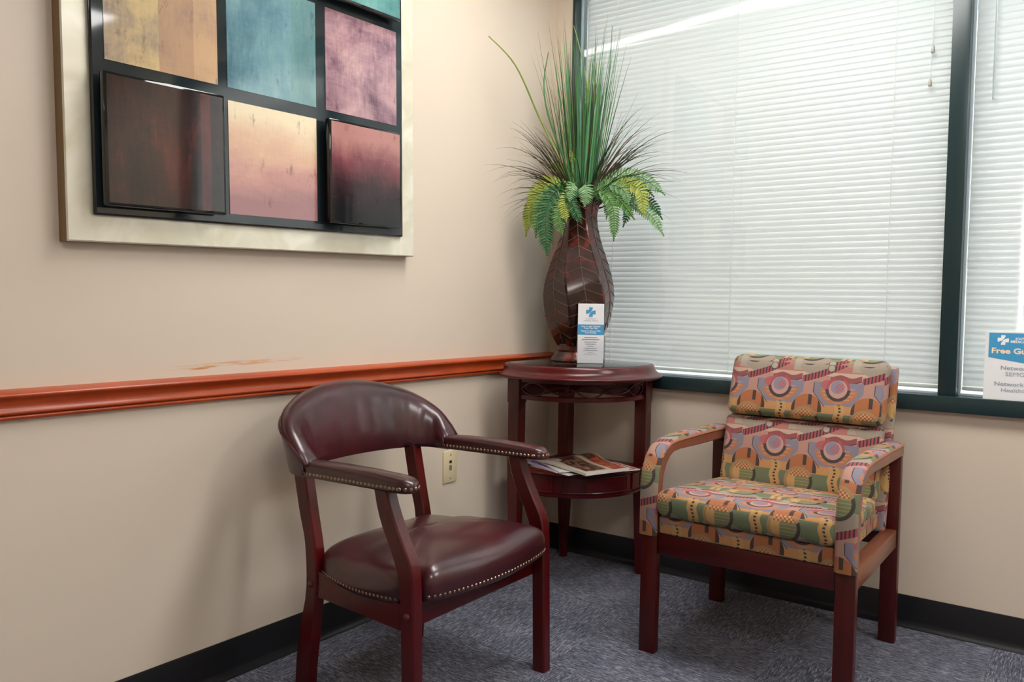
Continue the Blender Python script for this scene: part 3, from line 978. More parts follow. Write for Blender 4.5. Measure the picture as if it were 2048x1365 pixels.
# lower shelf with drawer
def shelf_out(R):
    pts = [Vector((.012, -.012)), ]
    n = 30
    a0, a1 = math.radians(-108 + 1.5), math.radians(18 - 1.5)
    return [Vector((.004, -.004))] + [Vector((.10 + R * math.cos(a0 + (a1 - a0) * k / n), -.10 + R * math.sin(a0 + (a1 - a0) * k / n))) for k in range(n + 1)]
bm = bmesh.new()
loft(bm, [[Vector((TX + p.x, TY + p.y, z)) for p in shelf_out(R)] for R, z in ((.284, .4045), (.2895, .406), (.2915, .4085), (.2895, .4135), (.286, .415))])
shelf = part(ct_, 'shelf', bm, M_mahog_x, ang=45)
bm = bmesh.new()
loft(bm, [[Vector((TX + p.x, TY + p.y, z)) for p in shelf_out(R)] for R, z in ((.2835, .327), (.2845, .3285), (.2845, .336), (.2790, .338), (.2790, .4046))])
part(ct_, 'drawer_case', bm, M_mahog_x, ang=45)
for a0, a1 in ((-94, -72), (-64, -13), (-6, 6)):
    a0, a1 = math.radians(a0), math.radians(a1)
    d = part(ct_, 'drawer_front' if a0 < -0.5 and a1 > -1 else 'side_panel', arc_band(.276, .2822, .3435, .3990, a0, a1, 20), M_mahog_y)
    bm = bmesh.new()
    for z in (.3445, .3980): tube(bm, [arcpt(.2826, a0 + (a1 - a0) * k / 16, z) for k in range(17)], 0.0026, 6)
    for a in (a0, a1): tube(bm, [arcpt(.2826, a, .3445), arcpt(.2826, a, .3980)], 0.0026, 6)
    part(ct_, 'bead_moulding', bm, M_mahog_y, d)

# ------------------------------------------------------------------ magazines on the shelf
def cover(name, bg, blocks, edge=(228, 224, 216), rough=0.25, ns=9):
    """blocks: (u0,u1,v0,v1,rgb,rgb2) on the face, u,v 0..1"""
    m, nt, p = new_mat(name); E.nt = nt
    t = nt.nodes.new('ShaderNodeTexCoord'); s = nt.nodes.new('ShaderNodeSeparateXYZ'); nt.links.new(t.outputs['UV'], s.inputs[0])
    u, v = E(s.outputs[0]), E(s.outputs[1])
    n = noise(nt, coord(nt, 'UV', (ns, ns, 1)), 1.0, 4)
    col = lin(bg)
    for (a, b, c, d, r1, r2) in blocks:
        k = (u > a) * (u < b) * (v > c) * (v < d)
        col = mixc(nt, k, col, ramp(nt, n, [(0.38, lin(r1)), (0.62, lin(r2))]))
    nt.links.new(mixc(nt, (u < -0.5), col, lin(edge)), p.inputs['Base Color'])
    p.inputs['Roughness'].default_value = rough
    p.inputs['Specular IOR Level'].default_value = 0.5
    return m
def magazine(label, cat, cx, cy, z, w, h, rot, th, curl, mat, tilt=0.0, name='magazine'):
    root = thing(name, label, cat, (cx, cy, z), 'reading matter on the corner table shelf')
    bm = bmesh.new()
    nx, ny = 14, 8
    T, B = [], []
    ca, sa = math.cos(rot), math.sin(rot)
    for i in range(nx + 1):
        rt, rb = [], []
        for j in range(ny + 1):
            u, v = i / nx, j / ny
            x, y = (u - 0.5) * w, (v - 0.5) * h
            zz = curl(u, v) + tilt * u
            P = lambda q: Vector((x * ca - y * sa, x * sa + y * ca, q))
            rb.append(bm.verts.new(P(zz * 0.55))); rt.append(bm.verts.new(P(zz + th)))
        T.append(rt); B.append(rb)
    lay = bm.loops.layers.uv.new('UVMap')
    def F(vs, uvs):
        f = bm.faces.new(vs)
        for l, q in zip(f.loops, uvs): l[lay].uv = q
    for i in range(nx):
        for j in range(ny):
            uv = [(i / nx, j / ny), ((i + 1) / nx, j / ny), ((i + 1) / nx, (j + 1) / ny), (i / nx, (j + 1) / ny)]
            F((T[i][j], T[i + 1][j], T[i + 1][j + 1], T[i][j + 1]), uv)
            F((B[i][j], B[i][j + 1], B[i + 1][j + 1], B[i + 1][j]), [(-1, -1)] * 4)
    for i in range(nx):
        F((B[i][0], B[i + 1][0], T[i + 1][0], T[i][0]), [(-1, -1)] * 4)
        F((B[i + 1][ny], B[i][ny], T[i][ny], T[i + 1][ny]), [(-1, -1)] * 4)
    for j in range(ny):
        F((B[0][j + 1], B[0][j], T[0][j], T[0][j + 1]), [(-1, -1)] * 4)
        F((B[nx][j], B[nx][j + 1], T[nx][j + 1], T[nx][j]), [(-1, -1)] * 4)
    obj('pages', bm, mat, root, ang=60)
    return root
flat = lambda u, v: 0.0
M_mag_grey = cover('mag_grey', (150, 150, 154), [(0, 1, 0, .25, (196, 196, 198), (214, 214, 214)), (0.1, .9, .3, .9, (96, 96, 104), (168, 168, 172))])
M_mag_purple = cover('mag_purple', (204, 190, 222), [(0, 1, .12, .8, (104, 60, 150), (172, 136, 206))])
M_mag_white = cover('mag_white', (222, 220, 214), [(0.08, .5, .82, .95, (60, 56, 56), (214, 210, 204)), (0.08, .92, .12, .74, (206, 204, 198), (222, 220, 214)), (.1, .85, .5, .53, (150, 146, 142), (170, 168, 164))])
M_mag_red = cover('mag_red', (232, 226, 222), [(.04, .96, .04, .96, (204, 44, 62), (216, 60, 74)), (.11, .89, .09, .91, (236, 228, 222), (236, 228, 222)), (.14, .86, .12, .88, (70, 56, 50), (128, 100, 84))])
M_mag_brown = cover('mag_brown', (206, 192, 172), [(.03, .97, .66, .97, (168, 54, 48), (186, 112, 78)), (.06, .40, .70, .90, (60, 40, 34), (110, 76, 60)), (.06, .94, .06, .60, (196, 180, 160), (196, 180, 160)), (.09, .91, .10, .56, (58, 34, 34), (142, 104, 84)), (.10, .30, .11, .2, (214, 208, 200), (214, 208, 200))])
magazine('grey and white magazine at the bottom of the shelf pile', 'magazine', .290, -.330, .4152, .205, .150, math.radians(-16), .0030, flat, M_mag_grey)
magazine('purple and white magazine under the newspaper on the shelf', 'magazine', .250, -.318, .4186, .225, .150, math.radians(-24), .0030, flat, M_mag_purple)
magazine('white printed leaflet fanned over the purple magazine', 'leaflet', .276, -.303, .4220, .235, .150, math.radians(-34), .0028, lambda u, v: .002 * math.sin(PI * u), M_mag_white, name='leaflet')
magazine('red bordered magazine sticking out on the right of the pile', 'magazine', .405, -.232, .4160, .150, .200, math.radians(-24), .0032, flat, M_mag_red)
magazine('brown covered magazine with curled pages on top of the pile', 'magazine', .352, -.292, .4252, .262, .200, math.radians(-20), .0085, lambda u, v: .020 * math.exp(-((u - .22) / .22) ** 2) * (0.35 + 0.65 * v) + .004 * math.sin(PI * u), M_mag_brown)

# ------------------------------------------------------------------ vase
VX, VY, VZ = 0.236, -0.166, 0.7983
vase = thing('vase', 'tall bulbous brown metal vase with embossed leaf panels on the corner table', 'vase', (VX, VY, VZ))
def lacquer():
    m, nt, p = new_mat('red_brown_lacquer'); E.nt = nt
    n1 = noise(nt, coord(nt), 22, 4, 0.6); n2 = noise(nt, coord(nt), 5, 2)
    f = E(n1) * 0.6 + E(n2) * 0.5
    nt.links.new(ramp(nt, f, [(0.40, lin((26, 16, 14))), (0.56, lin((54, 28, 22))), (0.74, lin((128, 38, 26)))]), p.inputs['Base Color'])
    p.inputs['Metallic'].default_value = 0.45
    p.inputs['Roughness'].default_value = 0.26
    p.inputs['Coat Weight'].default_value = 0.6; p.inputs['Coat Roughness'].default_value = 0.12
    return m
M_vase = lacquer()
M_vein = plain('vein_metal', (112, 84, 72), 0.4, metal=0.4)
vprof = [(.100, 0), (.102, .004), (.100, .010), (.094, .018), (.085, .028), (.080, .036), (.081, .044), (.079, .050), (.0775, .058), (.082, .066), (.096, .092), (.112, .128), (.124, .166), (.131, .210), (.1325, .250), (.127, .295), (.114, .345), (.098, .395), (.082, .440), (.0705, .485), (.064, .520), (.0625, .548), (.066, .575), (.073, .598), (.079, .612)]
VROT = math.radians(-43)
def vtw(z): return VROT - math.radians(30) * min(1, max(0, (z - .20) / .38))
def vrad(a, r, z):
    if z < 0.062: return r
    k = 6
    ph = ((a - vtw(z)) / (2 * PI / k) + 0.5) % 1.0 - 0.5
    # hexagon with softly bowed panels
    hexr = math.cos(PI / k) / math.cos(ph * 2 * PI / k)
    return r * (0.12 + 0.88 * hexr) * 1.05
bm = bmesh.new()
fine = [(smooth_interp([(q, p) for p, q in vprof], z), z) for z in [.066 + .546 * i / 40 for i in range(41)]]
rings = []
for r, z in vprof[:9]: rings.append([Vector((r * math.cos(2 * PI * i / 96), r * math.sin(2 * PI * i / 96), z)) for i in range(96)])
for r, z in fine: rings.append([Vector((vrad(a, r, z) * math.cos(a), vrad(a, r, z) * math.sin(a), z)) for a in [2 * PI * i / 96 + vtw(z) - VROT for i in range(96)]])
for r, z in ((.070, .612), (.058, .585), (.050, .55)): rings.append([Vector((r * math.cos(a), r * math.sin(a), z)) for a in [2 * PI * i / 96 + vtw(z) - VROT for i in range(96)]])
loft(bm, rings)
body = obj('vase_body', bm, M_vase, vase, ang=24)
def vsurf(a, z, e=0.0008):
    r = smooth_interp([(q, p) for p, q in vprof], z)
    rr = vrad(a, r, z) + e
    return Vector((rr * math.cos(a), rr * math.sin(a), z))
for k in range(6):
    a0 = k * PI / 3
    bm = bmesh.new()
    tube(bm, [vsurf(a0 + vtw(.07 + .535 * i / 30), .07 + .535 * i / 30) for i in range(31)], 0.0014, 6)
    for i in range(13):
        z = .085 + i * .040
        for s in (-1, 1):
            tube(bm, [vsurf(a0 + vtw(z - .024 * t + .028) + s * (PI / 6) * 0.97 * t, z - 0.024 * t + .028) for t in [j / 6 for j in range(7)]], 0.0010, 5)
    obj('leaf_vein', bm, M_vein, body, ang=60)
bm = bmesh.new()
tube(bm, [Vector((.0775 * math.cos(2 * PI * i / 48) , .0775 * math.sin(2 * PI * i / 48), .6125)) for i in range(49)], 0.0025, 6)
obj('rim', bm, M_vein, vase)

# ------------------------------------------------------------------ artificial plants
plant = thing('artificial_plant', 'tall artificial grasses and ferns arranged in the brown vase', 'plant', (VX, VY, VZ + .56))
def leafmat(name, rgb, var=0.25, rough=0.45, trans=0.25):
    m, nt, p = new_mat(name); E.nt = nt
    c = lin(rgb)
    n = noise(nt, coord(nt), 30, 3)
    nt.links.new(mixc(nt, n, tuple(x * (1 - var) for x in c[:3]) + (1,), tuple(min(1, x * (1 + var)) for x in c[:3]) + (1,)), p.inputs['Base Color'])
    p.inputs['Roughness'].default_value = rough
    return m
G = [leafmat('blade_green', (56, 112, 54)), leafmat('blade_dark', (26, 62, 36)), leafmat('blade_lime', (140, 156, 74)), leafmat('blade_teal', (78, 136, 90)), leafmat('blade_brown', (96, 82, 62)), leafmat('blade_black', (52, 52, 42))]
FG = [leafmat('fern_mid', (86, 132, 62)), leafmat('fern_dark', (38, 98, 48)), leafmat('fern_lime', (156, 168, 62)), leafmat('fern_pale', (116, 158, 104))]
def blade(V, Fc, base, d, L, wid, droop, bend=0.0, nseg=7, side=None):
    """one tapered blade with a centre fold"""
    d = Vector(d).normalized()
    s = Vector((R_.x, R_.y, 0)).normalized() if side is None else side
    s = (s - d * s.dot(d)).normalized()
    p = Vector(base); dirv = d.copy()
    i0 = len(V)
    for k in range(nseg + 1):
        t = k / nseg
        wv_ = wid * (1 - t ** 1.6) * (0.65 + 0.35 * min(1, t * 6)) + 0.0002
        nrm = dirv.cross(s)
        V.append(p - s * wv_); V.append(p + nrm * wv_ * 0.5); V.append(p + s * wv_)
        if k < nseg:
            p = p + dirv * (L / nseg)
            dirv = (dirv + Vector((0, 0, -droop * (t + 0.25) / nseg)) + s * bend / nseg).normalized()
    if (min(v.x for v in V[i0:]) + VX < 0.008 or max(v.y for v in V[i0:]) + VY > 0.035) and L > 0.12:
        del V[i0:]
        return blade(V, Fc, base, d, L * 0.9, wid, droop, bend, nseg, side)
    for k in range(nseg):
        a = i0 + 3 * k
        Fc.append((a, a + 1, a + 4, a + 3)); Fc.append((a + 1, a + 2, a + 5, a + 4))
rg = random.Random(11)
Rh = Vector((R_.x, R_.y, 0)).normalized(); Th = Vector((-F_.x, -F_.y, 0)).normalized()     # across the view, toward the room
groups = {i: ([], []) for i in range(6)}
for k in range(150):                    # upright reeds
    a, r = rg.uniform(0, 2 * PI), 0.046 * math.sqrt(rg.random())
    base = Vector((r * math.cos(a), r * math.sin(a), 0.0))
    sp = 0.04 + 0.20 * rg.random() ** 1.6
    d = Vector((math.cos(a) * sp, math.sin(a) * sp, 1.0))
    L = rg.uniform(0.50, 0.74); w_ = rg.uniform(0.0016, 0.0034)
    if k < 46: w_ = rg.uniform(0.0045, 0.0085); L = rg.uniform(0.45, 0.66); d = Vector((math.cos(a) * sp * .5, math.sin(a) * sp * .5, 1))
    ci = rg.choices([0, 1, 2, 3, 5], [30, 22, 14, 24, 10])[0]
    blade(*groups[ci], base, d, L, w_, rg.uniform(0.0, 0.12), rg.uniform(-.12, .12), 8, Vector((math.cos(a + 1.3), math.sin(a + 1.3), 0)) if k % 3 else None)
for k in range(125):                    # thin brown arching grass
    sd = 1 if rg.random() < 0.52 else -1
    ph = rg.gauss(0.30, 0.45)
    outx = Rh * sd * math.cos(ph) + Th * (math.sin(ph) + 0.10)
    base = outx * rg.uniform(.01, .045) + Vector((0, 0, rg.uniform(0.0, .05)))
    up = rg.choice([rg.uniform(0.25, 0.9), rg.uniform(0.7, 1.6), rg.uniform(1.2, 2.6)])
    d = outx + Vector((0, 0, up))
    L = rg.uniform(0.27, 0.43)
    if sd > 0: L *= 1.05
    blade(*groups[rg.choices([4, 5, 1], [48, 40, 12])[0]], base, d, L, rg.uniform(0.0014, 0.0027), rg.uniform(1.0, 3.2) * (1.0 if up < 1.2 else 0.75), rg.uniform(-.2, .2), 11)
for k in range(26):                     # finer fan of olive blades half way up
    a = rg.uniform(0, 2 * PI)
    d = Vector((math.cos(a) * 0.5, math.sin(a) * 0.5, 1.0))
    blade(*groups[rg.choice([4, 3, 5])], Vector((0, 0, 0)), d, rg.uniform(.34, .50) * (0.75 if math.sin(a) > 0.3 or math.cos(a) < -.5 else 1), 0.0013, 0.15, rg.uniform(-.2, .2), 8)
for i, nm in ((0, 'green_reeds'), (1, 'dark_green_reeds'), (2, 'lime_reeds'), (3, 'teal_reeds'), (4, 'brown_grass'), (5, 'black_grass')):
    o = raw(nm, groups[i][0], groups[i][1], G[i], plant, ang=70); o['kind'] = 'stuff'
def frame_pt(px, py, depth=0.0):
    """a design point given as offset across the view / height / toward the room, relative to the vase mouth"""
    return Rh * px + Th * depth + Vector((0, 0, py))
def stalk(pts, rads, mat, name='reed_stem'):
    bm = bmesh.new()
    P = [frame_pt(*p) for p in pts]
    Q = []
    for i in range(len(P) - 1):
        p0, p1, p2, p3 = P[max(0, i - 1)], P[i], P[i + 1], P[min(len(P) - 1, i + 2)]
        for k in range(6):
            t = k / 6
            Q.append(0.5 * ((2 * p1) + (p2 - p0) * t + (2 * p0 - 5 * p1 + 4 * p2 - p3) * t * t + (3 * p1 - p0 - 3 * p2 + p3) * t ** 3))
    Q.append(P[-1])
    tube(bm, Q, [rads[0] + (rads[1] - rads[0]) * i / (len(Q) - 1) for i in range(len(Q))], 7)
    obj(name, bm, mat, plant)
# the few long reeds that stand out (offsets in metres)
stalk([(-.01, .0, .02), (-.075, .17, .05), (-.165, .34, .08), (-.255, .50, .17), (-.350, .585, .22)], (.0052, .0020), G[2])
stalk([(-.005, .0, .03), (-.07, .19, .06), (-.130, .34, .08), (-.150, .46, .08), (-.136, .575, .08)], (.0046, .0020), G[0])
stalk([(.01, .0, .02), (.055, .22, .03), (.085, .42, .02), (.100, .56, .0), (.106, .705, -.01)], (.0034, .0012), G[3])
stalk([(.02, .0, .0), (.025, .30, .02), (.008, .50, .02), (-.025, .635, .03), (-.042, .69, .03)], (.0034, .0012), G[2])
def frond(pts, wid, mat, n=17, twist=0.0):
    n = int(n * 1.45)
    P = [frame_pt(*p) for p in pts]
    Q = []
    for i in range(len(P) - 1):
        p0, p1, p2, p3 = P[max(0, i - 1)], P[i], P[i + 1], P[min(len(P) - 1, i + 2)]
        for k in range(10):
            t = k / 10
            Q.append(0.5 * ((2 * p1) + (p2 - p0) * t + (2 * p0 - 5 * p1 + 4 * p2 - p3) * t * t + (3 * p1 - p0 - 3 * p2 + p3) * t ** 3))
    Q.append(P[-1])
    cum = [0.0]
    for i in range(len(Q) - 1): cum.append(cum[-1] + (Q[i + 1] - Q[i]).length)
    Q2 = []
    for k in range(len(Q)):                     # even spacing along the frond
        t = cum[-1] * k / (len(Q) - 1); i = 0
        while i < len(Q) - 2 and cum[i + 1] < t: i += 1
        Q2.append(Q[i].lerp(Q[i + 1], (t - cum[i]) / max(1e-9, cum[i + 1] - cum[i])))
    Q = Q2
    V, Fc = [], []
    m = len(Q)
    for i in range(m - 1):          # midrib ribbon
        t = (Q[i + 1] - Q[i]).normalized()
        s = t.cross(Th).normalized() if abs(t.dot(Th)) < 0.95 else Rh
        b = len(V); r = 0.0016
        V += [Q[i] - s * r, Q[i] + s * r, Q[i + 1] + s * r, Q[i + 1] - s * r, Q[i] + Th * 0.0015, Q[i + 1] + Th * 0.0015]
        Fc += [(b, b + 4, b + 5, b + 3), (b + 4, b + 1, b + 2, b + 5)]
    for j in range(n):
        u = 0.16 + 0.84 * j / (n - 1)
        k = min(m - 2, int(u * (m - 1)))
        q = Q[k].lerp(Q[k + 1], u * (m - 1) - k); t = (Q[k + 1] - Q[k]).normalized()
        s = t.cross(Th)
        s = (s.normalized() if s.length > 0.2 else Rh)
        ll = wid * (0.55 + 0.45 * math.sin(PI * min(1, (u - .05) * 1.15))) * (1.0 if u < 0.86 else max(0.22, (1 - u) / 0.14))
        nn = t.cross(s).normalized()
        for sd in (-1, 1):
            dd = (s * sd + t * 0.42 + nn * (0.18 * math.sin(j * 2.1 + twist) + twist)).normalized()
            tip = q + dd * ll - Vector((0, 0, 0.10 * ll))
            wv_ = 0.46 * sum((Q[i + 1] - Q[i]).length for i in range(m - 1)) / n
            b = len(V)
            V += [q - t * wv_ * 0.6, q + t * wv_ * 0.6, q + dd * ll * 0.62 + t * wv_, tip + t * wv_ * .3, q + dd * ll * 0.62 - t * wv_ * .8, q + dd * ll * 0.5 + nn * 0.0025]
            Fc += [(b, b + 5, b + 4), (b, b + 1, b + 5), (b + 1, b + 2, b + 5), (b + 2, b + 3, b + 5), (b + 3, b + 4, b + 5)]
    raw('fern_frond', V, Fc, FG[mat], plant, ang=60)
Z0 = .050
frond([(-.02, .03, .05), (-.085, .075, .10), (-.130, .01, .12), (-.135, -.085, .125), (-.128, -.165, .12)], .044, 1, 22)
frond([(-.02, .05, .05), (-.100, .105, .07), (-.165, .050, .07), (-.195, -.02, .06), (-.205, -.09, .05)], .036, 2, 20)
frond([(-.03, .04, .02), (-.120, .085, .00), (-.185, .030, -.01), (-.208, -.045, -.01)], .034, 0, 18)
frond([(-.02, .03, .07), (-.070, .035, .12), (-.090, -.030, .14), (-.075, -.090, .14)], .034, 0, 17)
frond([(-.01, .06, .07), (.000, .090, .12), (.008, .060, .15), (.002, .010, .155)], .034, 3, 15)
frond([(-.02, .05, .08), (-.050, .050, .13), (-.030, -.010, .15), (-.008, -.050, .15)], .028, 1, 15)
frond([(.03, .05, .04), (.110, .125, .06), (.210, .130, .08), (.300, .065, .09)], .036, 3, 20)
frond([(.04, .05, .05), (.130, .095, .10), (.200, .080, .13), (.215, .020, .14), (.218, -.022, .14)], .036, 2, 18)
frond([(.02, .05, .06), (.070, .060, .12), (.105, .010, .14), (.112, -.060, .14), (.112, -.110, .135)], .028, 0, 18)
frond([(.03, .04, .05), (.110, .050, .08), (.165, .015, .10), (.150, -.055, .10)], .026, 1, 15)
frond([(.04, .05, .03), (.160, .070, .04), (.255, .040, .05), (.300, -.02, .05)], .030, 1, 18)
frond([(.05, .04, .04), (.170, .040, .07), (.250, -.010, .09), (.298, -.085, .10)], .030, 3, 18)
frond([(.01, .05, .06), (.060, .075, .11), (.090, .030, .12), (.085, -.03, .12)], .026, 3, 14)
frond([(-.02, .08, .03), (-.060, .150, .03), (-.095, .175, .03), (-.125, .165, .02)], .018, 2, 14)
frond([(-.01, .09, .03), (-.030, .180, .04), (-.050, .235, .05)], .016, 2, 14)
frond([(-.02, .05, .06), (-.080, .090, .09), (-.140, .045, .11), (-.165, -.030, .115), (-.170, -.100, .11)], .034, 0, 18)
frond([(-.03, .05, .05), (-.110, .110, .05), (-.170, .080, .05), (-.200, .020, .05)], .034, 2, 17)
frond([(-.02, .04, .07), (-.055, .060, .12), (-.070, .010, .14), (-.062, -.045, .145)], .030, 2, 15)
frond([(.02, .05, .06), (.085, .095, .10), (.145, .075, .12), (.165, .020, .125)], .030, 3, 16)
frond([(.03, .05, .05), (.120, .110, .06), (.200, .110, .07), (.262, .060, .075)], .034, 0, 18)
frond([(.02, .04, .06), (.085, .065, .10), (.140, .030, .12), (.185, -.030, .125)], .028, 0, 16)
frond([(-.01, .06, .07), (-.030, .095, .11), (-.045, .075, .14), (-.052, .025, .15)], .028, 3, 14)

# ------------------------------------------------------------------ lettering
def text_mesh(name, s, size, mat, root, M4, parent=None, align='CENTER', bold=0.0, sx=1.0):
    cu = bpy.data.curves.new(name, 'FONT')
    cu.body = s; cu.size = size; cu.align_x = align; cu.align_y = 'CENTER'; cu.offset = bold; cu.extrude = 0.0; cu.resolution_u = 3
    o = bpy.data.objects.new(name, cu); C.objects.link(o)
    dg = bpy.context.evaluated_depsgraph_get()
    me = bpy.data.meshes.new_from_object(o.evaluated_get(dg))
    bpy.data.objects.remove(o); bpy.data.curves.remove(cu)
    me.name = name
    me.transform(M4 @ Matrix.Diagonal((sx, 1, 1, 1)))
    me.materials.clear(); me.materials.append(mat)
    return link(name, me, parent or root)
def flatpoly(name, pts, mat, root, M4, parent=None):
    me = bpy.data.meshes.new(name)
    me.from_pydata([tuple(M4 @ Vector((p[0], p[1], 0))) for p in pts], [], [tuple(range(len(pts)))])
    me.materials.append(mat)
    return link(name, me, parent or root)
M_paper = plain('white_paper', (240, 240, 242), 0.4)
M_ink_blue = plain('ink_blue', (70, 158, 206), 0.35)
M_ink_white = plain('ink_white', (246, 248, 250), 0.4)
M_ink_grey = plain('ink_grey', (168, 176, 190), 0.5)
M_ink_slate = plain('ink_slate', (142, 150, 166), 0.5)
M_ink_peach = plain('ink_peach', (252, 226, 196), 0.5)
def cross_logo(M4, mat, root, s, parent):
    """rounded plus split by a diagonal swoosh into two halves"""
    def half(flip):
        pts = [(-.5, .22), (-.20, .22), (-.20, .5), (.20, .5), (.18, .34), (.10, .16), (-.02, .0), (-.16, -.10), (-.32, -.17), (-.5, -.19)]
        return [((-x if flip else x) * s, (-y if flip else y) * s) for x, y in pts]
    for f in (False, True):
        flatpoly('cross_logo', half(f), mat, root, M4, parent)

# ------------------------------------------------------------------ brochure holder with brochures
hx, hy = 0.3475, -0.2607
ang = math.atan2(.60, .80)
hold = thing('brochure_holder', 'clear acrylic upright brochure holder in front of the vase', 'holder', (hx, hy, .7983))
hold.rotation_euler = (0, 0, ang)
obj('holder_back', nbox((-.052, .0135, .001), (.052, .0150, .118)), M_acrylic, hold, smooth=False)
obj('holder_front', nbox((-.052, -.0150, .001), (.052, -.0135, .088)), M_acrylic, hold, smooth=False)
for s in (-1, 1):
    obj('holder_side', nbox((s * .052 - .0008, -.0134, .001), (s * .052 + .0008, .0134, .100)), M_acrylic, hold, smooth=False)
obj('holder_base', nbox((-.052, -.022, 0), (.052, .022, .0014)), M_acrylic, hold, smooth=False)
bro = thing('brochure', 'white and blue folded medical brochure standing in the clear holder', 'brochure', (hx, hy, .7999))
bro.rotation_euler = (0, 0, ang)
bw, bh = .0945, .217
obj('folded_sheet', nbox((-bw / 2, -.004, .0), (bw / 2, .004, bh), 0.0008, 1), M_paper, bro, smooth=False)
MB_ = Matrix.Translation((0, -.0046, 0)) @ Matrix.Rotation(PI / 2, 4, 'X')
flatpoly('blue_band', [(-bw / 2, .1045), (bw / 2, .1045), (bw / 2, .1415), (-bw / 2, .1415)], M_ink_blue, bro, MB_)
MB2 = Matrix.Translation((0, -.0050, 0)) @ Matrix.Rotation(PI / 2, 4, 'X')
cross_logo(MB2 @ Matrix.Translation((-.001, .187, 0)), M_ink_blue, bro, .034, None)
for s_, y, sz, mt, b in (('SOUTHEAST', .1625, .0062, M_ink_grey, 0), ('MEDICAL GROUP', .1555, .0068, M_ink_grey, 0), ('How To Get The Most', .1345, .0073, M_ink_white, .0002), ('From Your Visit', .1280, .0073, M_ink_white, .0002),
                         ('Topics To Discuss With', .1178, .0073, M_ink_white, .0002), ('Your Provider', .1112, .0073, M_ink_white, .0002)):
    text_mesh('lettering', s_, sz, mt, bro, MB2 @ Matrix.Translation((0, y, 0)), bold=b)
for y, w_, h_ in ((.094, .048, .0022), (.0865, .064, .0026), (.0775, .046, .0016), (.0700, .038, .0016), (.0625, .022, .0016), (.0550, .044, .0016), (.0475, .052, .0016), (.040, .020, .0012), (.034, .046, .0010)):
    flatpoly('small_print_line', [(-w_ / 2, y), (w_ / 2, y), (w_ / 2, y + h_), (-w_ / 2, y + h_)], M_ink_slate, bro, MB2)

# ------------------------------------------------------------------ notice on the sill
sg = thing('wifi_notice', 'white and blue network notice card standing on the green sill at right', 'notice', (1.5706, -0.012, .7502))
sg.rotation_euler = (math.radians(-3), 0, 0)
sw_, sh_ = .279, .2045
obj('card', nbox((0, 0, 0), (sw_, .0025, sh_), 0.0004, 1), M_paper, sg, smooth=False)
MS = Matrix.Translation((0, -.0006, 0)) @ Matrix.Rotation(PI / 2, 4, 'X')
MS2 = Matrix.Translation((0, -.0010, 0)) @ Matrix.Rotation(PI / 2, 4, 'X')
flatpoly('blue_header', [(.0095, .200), (.0095, .127), (sw_ - .0095, .086), (sw_ - .0095, .200)], M_ink_blue, sg, MS)
cross_logo(MS2 @ Matrix.Translation((.046, .179, 0)), M_ink_white, sg, .029, None)
text_mesh('lettering', 'SOUTHEAST', .0085, M_ink_white, sg, MS2 @ Matrix.Translation((.077, .1835, 0)), align='LEFT', bold=.0003)
text_mesh('lettering', 'MEDICAL GROUP', .0105, M_ink_white, sg, MS2 @ Matrix.Translation((.065, .1745, 0)), align='LEFT', bold=.0004)
text_mesh('lettering', 'Free Guest WiFi', .0225, M_ink_peach, sg, MS2 @ Matrix.Translation((.0165, .146, 0)), align='LEFT', bold=.0008, sx=1.2)
text_mesh('lettering', 'Network Name:', .0172, M_ink_slate, sg, MS2 @ Matrix.Translation((.042, .096, 0)), align='LEFT', sx=1.18)
text_mesh('lettering', 'SEMG-Guest', .0172, M_ink_grey, sg, MS2 @ Matrix.Translation((.055, .078, 0)), align='LEFT', sx=1.18)
text_mesh('lettering', 'Network Password:', .0172, M_ink_slate, sg, MS2 @ Matrix.Translation((.0275, .048, 0)), align='LEFT', sx=1.18)
text_mesh('lettering', 'HealthCare', .0172, M_ink_grey, sg, MS2 @ Matrix.Translation((.045, .030, 0)), align='LEFT', sx=1.18)

# ------------------------------------------------------------------ wall plate
wp = thing('wall_plate', 'ivory wall plate with a small jack low on the left wall', 'wall plate', (0, -.634, .432))
obj('plate', nbox((0, -.0365, -.0572), (.006, .0365, .0572), .003, 2), M_ivory, wp)
obj('jack_slot', nbox((.0055, -.006, .012), (.0066, .006, .022)), M_dark, wp, smooth=False)
obj('jack', nbox((.0055, -.007, -.013), (.0072, .007, .005), .001, 1), M_grey, wp)
for z in (.042, -.042):
    bm = bmesh.new(); lathe(bm, [(.003, 0), (.003, .001), (.0008, .0016)], 10)
    bmesh.ops.transform(bm, matrix=Matrix.Translation((.0058, 0, z)) @ Matrix.Rotation(PI / 2, 4, 'Y'), verts=bm.verts[:])
    obj('screw', bm, M_grey, wp)

# ------------------------------------------------------------------ picture
PW = 1.092; TILT = math.radians(1.40)
pic = thing('wall_picture', 'large abstract picture of nine square panels in a wide champagne frame', 'picture', (0, -1.9615, .9945))
pic.location = (0.0005, -1.9615, 1.1326 )
